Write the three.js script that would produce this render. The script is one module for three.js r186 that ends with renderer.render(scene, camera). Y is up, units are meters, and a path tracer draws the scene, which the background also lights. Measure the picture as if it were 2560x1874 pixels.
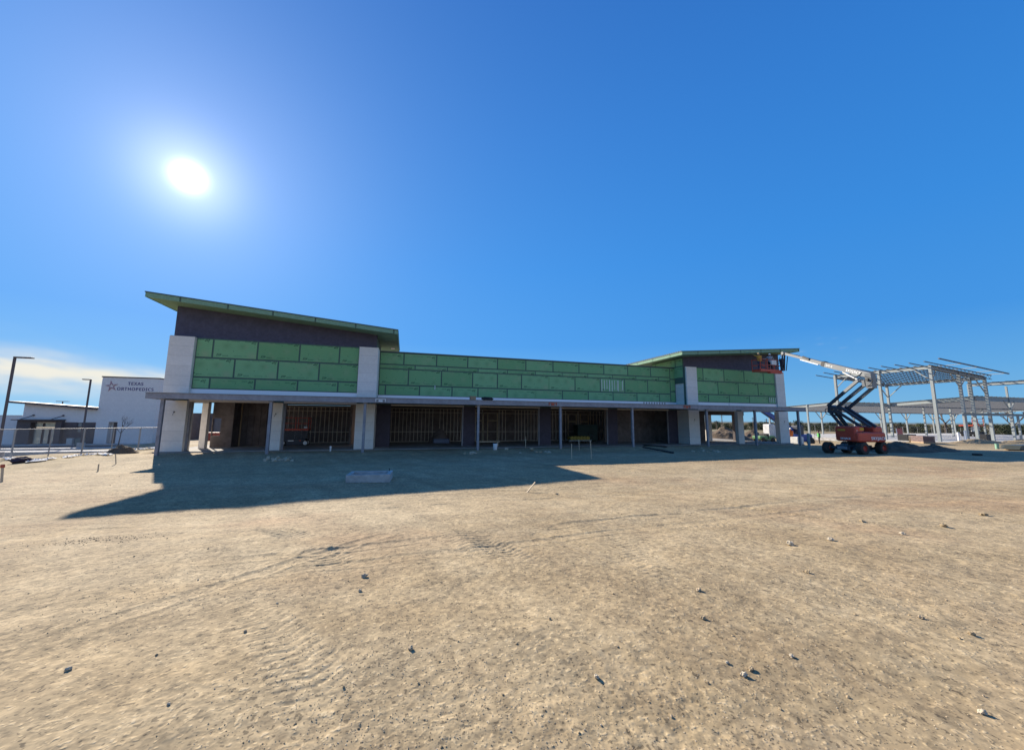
import * as THREE from 'three';
import { mergeGeometries, toCreasedNormals } from 'three/addons/utils/BufferGeometryUtils.js';
import { ImprovedNoise } from 'three/addons/math/ImprovedNoise.js';
import { MarchingCubes } from 'three/addons/objects/MarchingCubes.js';
import { RoundedBoxGeometry } from 'three/addons/geometries/RoundedBoxGeometry.js';
import { TextGeometry } from 'three/addons/geometries/TextGeometry.js';
import { FontLoader } from 'three/addons/loaders/FontLoader.js';

// ------------------------------------------------------------------ camera, sky, sun, exposure
// y = 0 is the top of the building's floor slab; x runs along the shop front, -z goes into the building
const scene = new THREE.Scene();
const EYE = new THREE.Vector3(0, 2, 0);
const camera = new THREE.PerspectiveCamera(91.88, 2560 / 1874, 0.1, 3000);
camera.rotation.order = 'YXZ';
camera.rotation.set(7.122 * Math.PI / 180, -16.315 * Math.PI / 180, 0.4348 * Math.PI / 180);
camera.position.copy(EYE);
camera.updateMatrixWorld(true);

const SUN = new THREE.Vector3(-0.41487, 0.45538, -0.78773).normalize();
const renderer = new THREE.WebGLRenderer({ antialias: true });
renderer.toneMapping = THREE.LinearToneMapping;
renderer.toneMappingExposure = 2.2;
renderer.shadowMap.enabled = true;

const lin = (c) => c <= 0.04045 ? c / 12.92 : ((c + 0.055) / 1.055) ** 2.4;
const srgb = (r, g, b) => [lin(r / 255), lin(g / 255), lin(b / 255)];
const clamp = (x, a = 0, b = 1) => Math.min(b, Math.max(a, x));
const sstep = (a, b, x) => { const t = clamp((x - a) / (b - a)); return t * t * (3 - 2 * t); };
const mix = (a, b, t) => a + (b - a) * t;
const perlin = new ImprovedNoise();
const noise = (x, y, z = 0.37) => perlin.noise(x, y, z);
const fbm = (x, y, o, z = 0.37) => { let s = 0, a = 1, n = 0; for (let i = 0; i < o; i++) { s += a * noise(x, y, z + i * 3.1); n += a; a *= 0.5; x = x * 2.03 + 11.7; y = y * 2.03 + 5.3; } return s / n; };

{ // clear winter sky: deep blue overhead, paler at the horizon, an aureole round the sun, a thin cloud bank low in the south-east
  const W = 2048, H = 1024, data = new Float32Array(W * H * 4), d = new THREE.Vector3();
  const stops = [[0, srgb(152, 201, 236)], [0.03, srgb(140, 197, 237)], [0.1, srgb(112, 182, 240)], [0.2, srgb(79, 162, 240)], [0.39, srgb(64, 150, 234)], [0.64, srgb(52, 131, 217)], [0.8, srgb(43, 116, 202)], [1, srgb(34, 100, 186)]];
  for (let j = 0; j < H; j++) for (let i = 0; i < W; i++) {
    const v = (j + 0.5) / H, u = (i + 0.5) / W, el = (v - 0.5) * Math.PI, az = (u - 0.5) * 2 * Math.PI;
    d.set(Math.cos(el) * Math.cos(az), Math.sin(el), Math.cos(el) * Math.sin(az));
    const y = Math.max(0, d.y);
    let k = 0; while (k < stops.length - 2 && y > stops[k + 1][0]) k++;
    const t = clamp((y - stops[k][0]) / (stops[k + 1][0] - stops[k][0]));
    const c = [0, 1, 2].map((q) => mix(stops[k][1][q], stops[k + 1][1][q], t));
    const th = Math.acos(clamp(d.dot(SUN), -1, 1)) * 180 / Math.PI;
    const away = Math.sin(th * Math.PI / 180) ** 4;                                   // the sky darkens away from the sun
    for (let q = 0; q < 3; q++) c[q] *= 1 - [0.26, 0.16, 0.12][q] * away;
    const a1 = 0.42 * Math.exp(-th / 10) + 0.05 * Math.exp(-th / 40), a2 = 0.36 * Math.exp(-((th / 4.0) ** 2)), a3 = 2.2 * Math.exp(-((th / 1.15) ** 2));
    c[0] += a1 * 0.92 + a2 + a3; c[1] += a1 * 0.92 + a2 * 0.95 + a3; c[2] += a1 * 0.95 + a2 * 0.95 + a3 * 0.95;
    const back = sstep(98, 150, th) * (1 - y) ** 0.9 * 0.85, backFill = srgb(212, 226, 243);                                         // unseen sky opposite the sun, made paler as added fill for the shade
    for (let q = 0; q < 3; q++) c[q] = mix(c[q], backFill[q], back);
    if (y > 0 && y < 0.5) {                                            // thin cirrus, streaked along the horizon
      const A = Math.atan2(d.x, -d.z) * 180 / Math.PI, E = el * 180 / Math.PI;
      const w = fbm(A * 0.09, E * 0.34 + A * 0.03, 5, 4.2), w2 = fbm(A * 0.35 + 40, E * 2.1 + A * 0.2, 4, 9.7);
      const mid = 3.3 - (A + 28) * 0.12, band = Math.exp(-(((E - mid) / (1.5 + 1.0 * w)) ** 2)) * sstep(-22, -28, A) * sstep(-85, -58, A);
      let cl = clamp(band * (0.85 + 1.2 * w + 0.8 * w2), 0, 1);
      cl = Math.max(cl, 0.20 * sstep(0.1, 0.5, w2) * Math.exp(-(((E - 9 - (A - 57) * 0.1) / 1.0) ** 2)) * Math.exp(-(((A - 57) / 4) ** 2)));
      const cc = srgb(240, 236, 222); for (let q = 0; q < 3; q++) c[q] = mix(c[q], cc[q] * 1.05, cl * 0.95);
    }
    if (d.y < 0) { const g = srgb(120, 108, 88); const t2 = sstep(0, -0.05, d.y); for (let q = 0; q < 3; q++) c[q] = mix(c[q], g[q], t2); }
    const o = (j * W + i) * 4; for (let q = 0; q < 3; q++) data[o + q] = c[q] / 2.2; data[o + 3] = 1;
  }
  const sky = new THREE.DataTexture(data, W, H, THREE.RGBAFormat, THREE.FloatType);
  sky.mapping = THREE.EquirectangularReflectionMapping; sky.magFilter = sky.minFilter = THREE.LinearFilter; sky.needsUpdate = true;
  scene.background = sky; scene.environment = sky;
}
const sun = new THREE.DirectionalLight(new THREE.Color(1, 0.9, 0.76), 4.1);
sun.position.copy(SUN).multiplyScalar(120).add(new THREE.Vector3(10, 0, -20)); sun.target.position.set(10, 0, -20);
sun.castShadow = true; sun.shadow.mapSize.set(4096, 4096);
Object.assign(sun.shadow.camera, { left: -90, right: 90, top: 60, bottom: -60, near: 1, far: 300 });
scene.add(sun, sun.target);

// ------------------------------------------------------------------ helpers
let seed = 20260102; const rnd = () => { seed = (seed * 1664525 + 1013904223) >>> 0; return seed / 4294967296; };
const rr = (a, b) => a + (b - a) * rnd();
// a photo pixel is only a direction; these meet it with a plane of constant z, y or x (metres, world)
const dirOf = (px, py) => new THREE.Vector3(px - 1280, 937 - py, -906.6).applyQuaternion(camera.quaternion);
const onZ = (px, py, z) => { const r = dirOf(px, py); return r.multiplyScalar(z / r.z).add(EYE); };
const onY = (px, py, y) => { const r = dirOf(px, py); return r.multiplyScalar((y - 2) / r.y).add(EYE); };
const onX = (px, py, x) => { const r = dirOf(px, py); return r.multiplyScalar(x / r.x).add(EYE); };
const crop = (x0, y0, k) => (x, y) => [x0 + x * k, y0 + y * k];
const c1 = crop(340, 700, 0.30128), c2 = crop(900, 840, 0.22153), c3 = crop(1300, 840, 0.22153), c4 = crop(1550, 840, 0.22153), c5 = crop(1950, 840, 0.27027), c6 = crop(0, 860, 0.20582), f2 = crop(2220, 890, 0.15064), cw = crop(1980, 860, 0.17555);

const used = new Map();
const numbered = (n) => { const k = used.get(n) ?? 0; used.set(n, k + 1); return k ? `${n}_${String(k).padStart(3, '0')}` : n; };
const shade = (o) => { o.traverse((m) => { if (m.isMesh) { m.castShadow = true; m.receiveShadow = true; } }); return o; };
function thing(name, label, category, base = [0, 0, 0], group) {
  const g = new THREE.Group(); g.name = numbered(name); g.position.set(...base); g.userData = { label, category };
  if (group) g.userData.group = group;
  scene.add(g); return g;
}
const root = (o) => { while (o.parent && o.parent !== scene) o = o.parent; return o; };
// add a part given in world coordinates to a thing (or to a part of it)
function add(parent, name, geo, mat, label) {
  const b = root(parent).position; geo.translate(-b.x, -b.y, -b.z);
  return addL(parent, name, geo, mat, label);
}
function addL(parent, name, geo, mat, label) {
  const m = new THREE.Mesh(geo, mat); m.name = name; m.castShadow = m.receiveShadow = true; if (label) m.userData.label = label;
  parent.add(m); return m;
}
function single(name, geo, mat, label, category, base, group) {
  const m = new THREE.Mesh(geo, mat); m.name = numbered(name); m.castShadow = m.receiveShadow = true; m.position.set(...base);
  m.userData = { label, category }; if (group) m.userData.group = group; scene.add(m); return m;
}
function structure(name, geo, mat) { const m = new THREE.Mesh(geo, mat); m.name = name; m.userData.kind = 'structure'; m.castShadow = m.receiveShadow = true; scene.add(m); return m; }
// box from min to max with uv in metres
function bx(x0, x1, y0, y1, z0, z1) {
  const w = Math.abs(x1 - x0), h = Math.abs(y1 - y0), d = Math.abs(z1 - z0), g = new THREE.BoxGeometry(w, h, d), uv = g.attributes.uv, p = g.attributes.position, n = g.attributes.normal;
  g.translate((x0 + x1) / 2, (y0 + y1) / 2, (z0 + z1) / 2);
  for (let i = 0; i < uv.count; i++) {
    const X = p.getX(i), Y = p.getY(i), Z = p.getZ(i);
    if (Math.abs(n.getX(i)) > 0.5) uv.setXY(i, Z, Y); else if (Math.abs(n.getY(i)) > 0.5) uv.setXY(i, X, Z); else uv.setXY(i, X, Y);
  }
  return g;
}
const V = (x, y, z) => new THREE.Vector3(x, y, z);
// square bar from p to q, w wide (sideways) and h deep (in the vertical plane of the bar)
function bar(p, q, w, h = w) {
  const L = p.distanceTo(q), g = new THREE.BoxGeometry(w, h, L), z = q.clone().sub(p).normalize();
  const up = Math.abs(z.y) > 0.99 ? V(0, 0, 1) : V(0, 1, 0), x = up.cross(z).normalize(), y = z.clone().cross(x);
  return g.applyMatrix4(new THREE.Matrix4().makeBasis(x, y, z).setPosition(p.clone().add(q).multiplyScalar(0.5)));
}
function rod(p, q, r, r2 = r, n = 10) {
  const L = p.distanceTo(q), g = new THREE.CylinderGeometry(r2, r, L, n);
  return g.applyQuaternion(new THREE.Quaternion().setFromUnitVectors(V(0, 1, 0), q.clone().sub(p).normalize())).translate((p.x + q.x) / 2, (p.y + q.y) / 2, (p.z + q.z) / 2);
}
// wide-flange or channel section bar
function ibeam(p, q, w, h, t = 0.02) {
  const z = q.clone().sub(p).normalize(), L = p.distanceTo(q), up = Math.abs(z.y) > 0.99 ? V(0, 0, 1) : V(0, 1, 0), x = up.cross(z).normalize(), y = z.clone().cross(x);
  const gs = [new THREE.BoxGeometry(w, t, L).translate(0, h / 2 - t / 2, 0), new THREE.BoxGeometry(w, t, L).translate(0, -h / 2 + t / 2, 0), new THREE.BoxGeometry(t * 0.8, h - 2 * t - 0.001, L)];
  return M(gs).applyMatrix4(new THREE.Matrix4().makeBasis(x, y, z).setPosition(p.clone().add(q).multiplyScalar(0.5)));
}
function M(list) {
  return mergeGeometries(list.map((g) => { const a = g.index ? g.toNonIndexed() : g; for (const k of Object.keys(a.attributes)) if (!['position', 'normal', 'uv'].includes(k)) a.deleteAttribute(k); if (!a.attributes.uv) a.setAttribute('uv', new THREE.BufferAttribute(new Float32Array(a.attributes.position.count * 2), 2)); return a; }));
}
// smooth lump: icosphere pushed by noise
function lump(r, sx, sy, sz, det, amp, s) {
  const g = new THREE.IcosahedronGeometry(1, det), p = g.attributes.position, v = V(0, 0, 0);
  for (let i = 0; i < p.count; i++) { v.fromBufferAttribute(p, i); const k = 1 + amp * noise(v.x * 1.7 + s, v.y * 1.7 - s, v.z * 1.7 + 2 * s) + amp * 0.5 * noise(v.x * 4 + s, v.y * 4, v.z * 4); p.setXYZ(i, v.x * r * k * sx, v.y * r * k * sy, v.z * r * k * sz); }
  g.computeVertexNormals(); return g;
}
function lathe(pts, n = 20) { return new THREE.LatheGeometry(pts.map(([r, y]) => new THREE.Vector2(r, y)), n); }

// ------------------------------------------------------------------ materials
// tileable grain: fractal value noise on a torus, returned as 0..1
function tileNoise(N, cells, oct, sd) {
  const out = new Float32Array(N * N); let amp = 1, tot = 0;
  for (let o = 0; o < oct; o++) {
    const c = cells << o, g = new Float32Array(c * c); let s = sd + o * 977; for (let i = 0; i < g.length; i++) { s = (s * 1664525 + 1013904223) >>> 0; g[i] = s / 4294967296; }
    for (let j = 0; j < N; j++) { const y = j * c / N, y0 = y | 0, ty = y - y0, sy = ty * ty * (3 - 2 * ty), r0 = (y0 % c) * c, r1 = ((y0 + 1) % c) * c;
      for (let i = 0; i < N; i++) { const x = i * c / N, x0 = x | 0, tx = x - x0, sx = tx * tx * (3 - 2 * tx), a = x0 % c, b = (x0 + 1) % c;
        out[j * N + i] += amp * ((g[r0 + a] * (1 - sx) + g[r0 + b] * sx) * (1 - sy) + (g[r1 + a] * (1 - sx) + g[r1 + b] * sx) * sy); } }
    tot += amp; amp *= 0.62;
  }
  for (let i = 0; i < out.length; i++) out[i] /= tot; return out;
}
function dataTex(N, fn, color, rep = 1) {
  const d = new Uint8Array(N * N * 4); for (let i = 0; i < N * N; i++) { const c = fn(i % N, (i / N) | 0, i); d[i * 4] = clamp(c[0], 0, 255); d[i * 4 + 1] = clamp(c[1], 0, 255); d[i * 4 + 2] = clamp(c[2], 0, 255); d[i * 4 + 3] = 255; }
  const t = new THREE.DataTexture(d, N, N); t.wrapS = t.wrapT = THREE.RepeatWrapping; t.magFilter = THREE.LinearFilter; t.minFilter = THREE.LinearMipmapLinearFilter; t.generateMipmaps = true;
  t.repeat.set(rep, rep); if (color) t.colorSpace = THREE.SRGBColorSpace; t.needsUpdate = true; return t;
}
const n256 = tileNoise(256, 4, 6, 11), n256b = tileNoise(256, 16, 4, 71);
const grainTex = (amt, rep) => dataTex(256, (x, y, i) => { const v = 255 * (1 - amt + amt * 1.6 * (n256[i] * 0.6 + n256b[i] * 0.4)); return [v, v, v]; }, true, rep);
const bumpFine = dataTex(256, (x, y, i) => { const v = 255 * (n256[i] * 0.5 + n256b[i] * 0.5); return [v, v, v]; }, false, 1.3);
const std = (r, g, b, rough = 0.85, o = {}) => new THREE.MeshStandardMaterial({ color: new THREE.Color().setRGB(r, g, b), roughness: rough, ...o });
const grainA = grainTex(0.30, 0.55), grainB = grainTex(0.22, 1.6), grainC = grainTex(0.45, 0.3), grainS = grainTex(0.08, 0.9);
const mStone = std(0.84, 0.79, 0.72, 0.9, { map: grainS, bumpMap: bumpFine, bumpScale: 0.002 });
const mStone2 = std(0.8, 0.75, 0.68, 0.9, { map: grainS, bumpMap: bumpFine, bumpScale: 0.002 });
const mMortar = std(0.4, 0.38, 0.35, 0.95);
const mTape = std(0.08, 0.135, 0.105, 0.7);
const mZipEdge = std(0.24, 0.40, 0.26, 0.85, { map: grainB });
const mDarkWall = std(0.082, 0.08, 0.13, 0.75, { map: grainA });
const mPier = std(0.085, 0.07, 0.095, 0.8, { map: grainA });
const mInner = std(0.27, 0.22, 0.2, 0.95, { map: grainC });
const mSheath = std(0.14, 0.118, 0.118, 0.9, { map: grainC });
const mSteelPaint = std(0.32, 0.31, 0.33, 0.6, { map: grainA });
const mFlash = std(0.78, 0.8, 0.84, 0.4, { metalness: 0.2 });
const mHeader = std(0.74, 0.66, 0.55, 0.9, { map: grainB });
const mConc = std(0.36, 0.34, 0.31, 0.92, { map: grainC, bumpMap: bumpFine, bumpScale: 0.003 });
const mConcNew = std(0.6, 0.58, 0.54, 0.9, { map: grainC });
const mStud = std(0.75, 0.67, 0.56, 0.5, { metalness: 0.1 });
const mRoofMetal = std(0.1, 0.12, 0.12, 0.5, { metalness: 0.4 });
const mPrimer = std(0.34, 0.37, 0.36, 0.6, { map: grainB });
const mJoist = std(0.1, 0.11, 0.13, 0.6);
const mGalv = std(0.34, 0.34, 0.34, 0.55, { metalness: 0.3 });
const mBlack = std(0.018, 0.018, 0.02, 0.55);
const mRubber = std(0.07, 0.06, 0.05, 0.95, { map: grainC });
const mRed = std(0.62, 0.085, 0.045, 0.45, { map: grainB });
const mOrangeRed = std(0.45, 0.07, 0.03, 0.5);
const mLiftGrey = std(0.21, 0.22, 0.22, 0.5, { map: grainB });
const mLiftDark = std(0.05, 0.055, 0.07, 0.5);
const mWhite = std(0.8, 0.8, 0.78, 0.5);
const mYellow = std(0.6, 0.36, 0.04, 0.7);
const mWood = std(0.5, 0.36, 0.22, 0.85, { map: grainA });
const mWoodPale = std(0.62, 0.5, 0.34, 0.85, { map: grainA });
const mBlue = std(0.03, 0.08, 0.3, 0.5);
const mFabric = std(0.75, 0.74, 0.71, 0.95, { map: grainA, side: THREE.DoubleSide });
const mTarp = std(0.02, 0.02, 0.022, 0.8);
const mStucco = std(0.78, 0.75, 0.72, 0.92, { map: grainS });
const mBronze = std(0.12, 0.095, 0.095, 0.6, { map: grainA });
const mGlass = new THREE.MeshPhysicalMaterial({ color: new THREE.Color().setRGB(0.5, 0.55, 0.55), roughness: 0.04, metalness: 0, transmission: 0.55, thickness: 0, ior: 1.5 });
// ------------------------------------------------------------------ ground
const PROFILE = [[6, 0.40], [0, 0.38], [-2.5, 0.37], [-6, 0.23], [-10, 0.0], [-16, -0.08], [-19.5, -0.2], [-22.5, -0.14], [-24.6, -0.03], [-26.4, -0.05], [-42, -0.1], [-400, -0.1]];
function profile(z) { for (let i = 0; i < PROFILE.length - 1; i++) { const [a, ya] = PROFILE[i], [b, yb] = PROFILE[i + 1]; if (z <= a && z >= b) { const t = (z - a) / (b - a); return mix(ya, yb, t * t * (3 - 2 * t) * 0.6 + t * 0.4); } } return z > 6 ? 0.4 : -0.1; }
const gauss = (x, z, cx, cz, rx, rz) => Math.exp(-(((x - cx) / rx) ** 2 + ((z - cz) / rz) ** 2));
function groundBase(x, z) {
  let y = profile(z);
  const far = sstep(-9, -22, z);
  y += far * (-0.55 * sstep(-15, -23, x) - 0.4 * sstep(-23, -31, x));          // the lot falls away to the neighbouring building
  y += 0.07 * Math.exp(-(((z + 24.5) / 1.1) ** 2)) * sstep(2, 6, x) * sstep(33, 28, x);   // spoil banked along the canopy posts
  y -= 0.95 * gauss(x, z, 51, -35.5, 7.5, 5) + 0.32 * gauss(x, z, 40.5, -29.5, 5, 4.5);    // hollow between the two buildings
  const r = Math.hypot(x, z); y -= 3.4 * sstep(95, 300, r) * sstep(10, 60, x) + 2.0 * sstep(70, 240, r) * sstep(10, -40, x);
  // slab 1 and slab 2 stand in the ground
  const s1 = Math.min(sstep(-14.6, -14.1, x), sstep(36.9, 36.4, x), sstep(-26.3, -26.8, z), sstep(-42.3, -41.8, z));
  y = mix(y, -0.45, s1);
  const s2 = Math.min(sstep(57.3, 58.5, x), sstep(116, 114.5, x), sstep(-25.2, -26.0, z), sstep(-51, -50, z));
  y = mix(y, -0.6, s2);
  return y;
}
const TRACKS = [   // wheel and track marks pressed into the dirt: photo pixels on the ground, width, tread pitch, depth
  [[[640, 1300], [740, 1350], [830, 1400], [900, 1455]], 0.44, 0.10, 1.9], [[[1140, 1315], [1220, 1355], [1310, 1405], [1380, 1450]], 0.44, 0.10, 1.6],
  [[[1450, 1215], [1620, 1290], [1900, 1380], [2300, 1490]], 0.38, 0.10, 0.8], [[[0, 1560], [260, 1490], [560, 1430], [900, 1372]], 0.36, 0.1, 0.5],
  [[[0, 1480], [300, 1420], [620, 1365], [950, 1320]], 0.3, 0.1, 0.5], [[[1500, 1330], [1900, 1300], [2250, 1275], [2560, 1262]], 0.34, 0.11, 1.0], [[[560, 1500], [700, 1600], [800, 1740], [860, 1873]], 0.4, 0.1, 0.45], [[[2000, 1873], [1820, 1640], [1660, 1440], [1500, 1300], [1340, 1240]], 0.42, 0.1, 0.6], [[[1500, 1873], [1400, 1650], [1290, 1470], [1130, 1330], [980, 1270]], 0.42, 0.1, 0.5], [[[2560, 1380], [2200, 1340], [1800, 1260], [1400, 1225]], 0.36, 0.1, 0.7],
  // long smooth ruts left by vehicles (no tread)
  [[[0, 1335], [500, 1302], [1000, 1268], [1500, 1238], [2100, 1216]], 0.26, 0, 1], [[[300, 1425], [900, 1372], [1500, 1302], [2100, 1247], [2560, 1226]], 0.28, 0, 1], [[[420, 1462], [1000, 1400], [1600, 1322], [2150, 1266], [2560, 1244]], 0.28, 0, 0.9],
  [[[1700, 1873], [1500, 1600], [1250, 1420], [900, 1312], [600, 1272]], 0.26, 0, 0.9], [[[2300, 1873], [1950, 1600], [1600, 1420], [1200, 1302], [900, 1262]], 0.28, 0, 0.9], [[[2560, 1330], [2100, 1300], [1750, 1252], [1450, 1216]], 0.26, 0, 1], [[[0, 1640], [380, 1520], [760, 1400], [1050, 1318]], 0.28, 0, 0.8],
].map(([px, w, pitch, deep]) => {
  const pts = px.map(([a, b]) => { let p = onY(a, b, 0.2); p = onY(a, b, groundBase(p.x, p.z)); p = onY(a, b, groundBase(p.x, p.z)); return V(p.x, 0, p.z); });
  const cv = new THREE.CatmullRomCurve3(pts), n = 64, s = cv.getSpacedPoints(n), L = cv.getLength();
  const bb = new THREE.Box3().setFromPoints(s).expandByScalar(0.6); return { s, L, n, w, pitch, bb, deep };
});
function trackAt(x, z) {   // depth pressed into the ground, and how far inside a track
  let dy = 0, inside = 0;
  for (const t of TRACKS) {
    if (x < t.bb.min.x || x > t.bb.max.x || z < t.bb.min.z || z > t.bb.max.z) continue;
    let bd = 9, bi = 0; for (let i = 0; i <= t.n; i++) { const dx = x - t.s[i].x, dz = z - t.s[i].z, d = dx * dx + dz * dz; if (d < bd || i === 0) { bd = d; bi = i; } }
    const a = t.s[Math.max(0, bi - 1)], b = t.s[Math.min(t.n, bi + 1)], tx = b.x - a.x, tz = b.z - a.z, l = Math.hypot(tx, tz) || 1;
    const ox = x - t.s[bi].x, oz = z - t.s[bi].z, side = (ox * tz - oz * tx) / l, along = bi / t.n * t.L + (ox * tx + oz * tz) / l;
    const e = sstep(t.w * 0.62, t.w * 0.45, Math.abs(side)) * clamp(0.45 + 1.3 * noise(x * 0.9, z * 0.9, 7.7)) * t.deep * sstep(0, 0.22, bi / t.n) * sstep(1, 0.7, bi / t.n); if (e <= 0) continue;
    if (!t.pitch) { const q = side / t.w; dy += t.deep * sstep(0, 0.12, bi / t.n) * sstep(1, 0.85, bi / t.n) * clamp(0.6 + 0.9 * noise(x * 0.5, z * 0.5, 3.2)) * (-0.013 * Math.exp(-((q * 2.6) ** 4)) + 0.009 * Math.exp(-(((Math.abs(q) - 0.5) / 0.13) ** 2))); inside = Math.max(inside, e * 0.5); continue; }
    const ph = (along + Math.abs(side) * 0.5 + 0.03 * noise(x * 4, z * 4, 1.7)) / t.pitch, tread = sstep(0.15, 0.45, Math.abs((ph % 1 + 1) % 1 - 0.5) * 2) - 0.5;
    dy += e * (-0.004 + 0.0095 * tread + 0.004 * noise(x * 18, z * 18, 4.1)); inside = Math.max(inside, clamp(e / t.deep) * Math.min(1, 0.4 + t.deep * 0.5));
  }
  return [dy, inside];
}
function groundAt(x, z, detail = true) {
  let y = groundBase(x, z); const r = Math.hypot(x, z);
  if (r > 140) return [y, 0];
  y += 0.045 * noise(x * 0.23, z * 0.31, 1.5) * sstep(1, 6, r) + 0.022 * noise(x * 0.75, z * 0.9, 3.3);
  let inside = 0;
  if (detail && r < 40) {
    const k = sstep(40, 20, r);
    const streak = noise(x * 0.5 + z * 0.12, z * 3.4 - x * 0.4, 8.8), rough = sstep(-5, -12, x) * sstep(-5, -12, z); y += k * rough * (0.02 * Math.max(0, noise(x * 5, z * 7, 3.1)) + 0.012 * noise(x * 11, z * 14, 7.1));
    const rut = noise((x * 0.42 + z * 0.91) * 0.22, (x * 0.91 - z * 0.42) * 2.6, 14.2);
    y += k * (0.012 * streak * sstep(-4, -10, z) + 0.010 * rut * sstep(-16, -8, z) + 0.008 * noise(x * 2.3, z * 2.6, 5.1) + 0.004 * noise(x * 6.1, z * 6.4, 2.2));
    const cl = noise(x * 13, z * 13, 6.4), clod = noise(x * 1.1, z * 1.1, 12.2); y += k * (0.0028 * cl + 0.009 * Math.max(0, noise(x * 9, z * 9, 15.1) - 0.3) * sstep(0, 0.4, clod));
    if (r < 14) { const q = sstep(14, 7, r) * (0.45 + 0.9 * sstep(-0.3, 0.4, noise(x * 0.8, z * 0.8, 21))); y += q * (0.0026 * noise(x * 29, z * 29, 9.4) + 0.0020 * noise(x * 63, z * 63, 2.9) - 0.003 * sstep(0.4, 0.6, noise(x * 17, z * 17, 31))); }
    const t = trackAt(x, z); y += t[0]; inside = t[1];
  }
  return [y, inside];
}
{
  // one sheet, finer towards the open lot in front of the shop front
  const NA = 860, pos = [], col = [], uv = [], idx = [];
  const angs = []; for (let i = 0; i <= NA; i++) { const t = i / NA; angs.push(t < 0.06 ? mix(-Math.PI, -1.0, t / 0.06) : t > 0.94 ? mix(1.45, Math.PI, (t - 0.94) / 0.06) : mix(-1.0, 1.45, (t - 0.06) / 0.88)); }
  const C = { base: [0.48, 0.362, 0.202], pale: [0.61, 0.49, 0.305], dark: [0.30, 0.215, 0.12], red: [0.46, 0.28, 0.15], grass: [0.36, 0.27, 0.12], far: [0.36, 0.27, 0.15] };
  const radii = []; for (const [a, b, n] of [[0.5, 1.5, 60], [1.5, 15, 880], [15, 42, 170], [42, 900, 70]]) for (let j = 0; j < n; j++) radii.push(a * Math.pow(b / a, j / n)); radii.push(900); const NR = radii.length - 1;
  const c = [0, 0, 0], bl = (o, t) => { for (let q = 0; q < 3; q++) c[q] = mix(c[q], o[q], t); };
  for (let j = 0; j <= NR; j++) for (let i = 0; i <= NA; i++) {
    const r = radii[j], x = r * Math.sin(angs[i]), z = -r * Math.cos(angs[i]), [y, ins] = groundAt(x, z);
    pos.push(x, y, z); uv.push(x, z);
    c[0] = C.base[0]; c[1] = C.base[1]; c[2] = C.base[2];
    const a = fbm(x * 0.11 + 3, z * 0.16, 4, 2.1), b = fbm(x * 0.5, z * 0.8 + 9, 4, 5.5), d = noise(x * 0.35 + z * 0.1, z * 2.6 - x * 0.3, 8.1), f = noise(x * 7, z * 7, 3.9);
    const st = noise((x * 0.42 + z * 0.91) * 0.2, (x * 0.91 - z * 0.42) * 2.2, 14.2);
    bl(C.pale, clamp(0.32 + 1.4 * a + 0.6 * b, 0, 0.9)); bl(C.dark, clamp(-0.8 * a + 0.5 * b - 0.16, 0, 0.32)); bl(C.pale, clamp(0.6 * d + 0.6 * st, 0, 0.5)); bl(C.dark, clamp(-0.4 * d - 0.5 * st - 0.04, 0, 0.3));
    bl(C.red, clamp(fbm(x * 0.2 - 7, z * 0.27, 3, 9.9) * 1.6 - 0.18, 0, 0.45));
    bl(C.dark, clamp(f * 0.25, 0, 0.16)); bl(C.pale, clamp(-f * 0.25, 0, 0.16)); bl(C.pale, ins * 0.6);
    bl(C.dark, clamp(gauss(x, z, -4.35, -7.25, 0.7, 0.25) * (0.35 + 1.2 * b), 0, 0.5));
    const gl = sstep(-13, -17, x + 1.5 * b) * sstep(-15, -21, z) * sstep(-36, -31, z) ; bl(C.grass, gl * 0.75);
    if (r > 42) { const t = sstep(42, 90, r); bl(C.far, t * 0.8); bl([0.2, 0.2, 0.075], t * clamp(0.3 + 1.6 * fbm(x * 0.02, z * 0.05, 3, 1.1), 0, 0.6)); }
    col.push(c[0], c[1], c[2]);
  }
  const W = NA + 1; for (let j = 0; j < NR; j++) for (let i = 0; i < NA; i++) { const a = j * W + i; idx.push(a, a + 1, a + W, a + 1, a + W + 1, a + W); }
  const ctr = pos.length / 3; pos.push(0, groundAt(0, 0)[0], 0); col.push(...C.base); uv.push(0, 0); for (let i = 0; i < NA; i++) idx.push(ctr, i + 1, i);
  const g = new THREE.BufferGeometry(); g.setAttribute('position', new THREE.Float32BufferAttribute(pos, 3)); g.setAttribute('color', new THREE.Float32BufferAttribute(col, 3)); g.setAttribute('uv', new THREE.Float32BufferAttribute(uv, 2)); g.setIndex(idx); g.computeVertexNormals();
  const N = 1024, t1 = tileNoise(N, 8, 8, 5), t2 = tileNoise(N, 64, 4, 91), t3 = tileNoise(N, 128, 2, 33);
  const grit = dataTex(N, (x, y, i) => { const peb = t3[i] > 0.74 ? 30 : t3[i] < 0.24 ? -52 : 0, v = 212 + 60 * (t1[i] - 0.5) + 40 * (t2[i] - 0.5) + 16 * sstep(0.56, 0.68, t2[i]) - 20 * sstep(0.42, 0.32, t2[i]) + peb * 1.25; return [v, v * 0.985, v * 0.955]; }, true, 1 / 3.1);
  const gb = dataTex(N, (x, y, i) => { const v = 255 * clamp(0.45 * t1[i] + 0.35 * t2[i] + 0.3 * sstep(0.6, 0.85, t3[i])); return [v, v, v]; }, false, 1 / 3.1);
  structure('ground', g, new THREE.MeshStandardMaterial({ vertexColors: true, map: grit, bumpMap: gb, bumpScale: 0.007, roughness: 0.97 }));
}
const gy = (x, z) => groundAt(x, z)[0];
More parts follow.
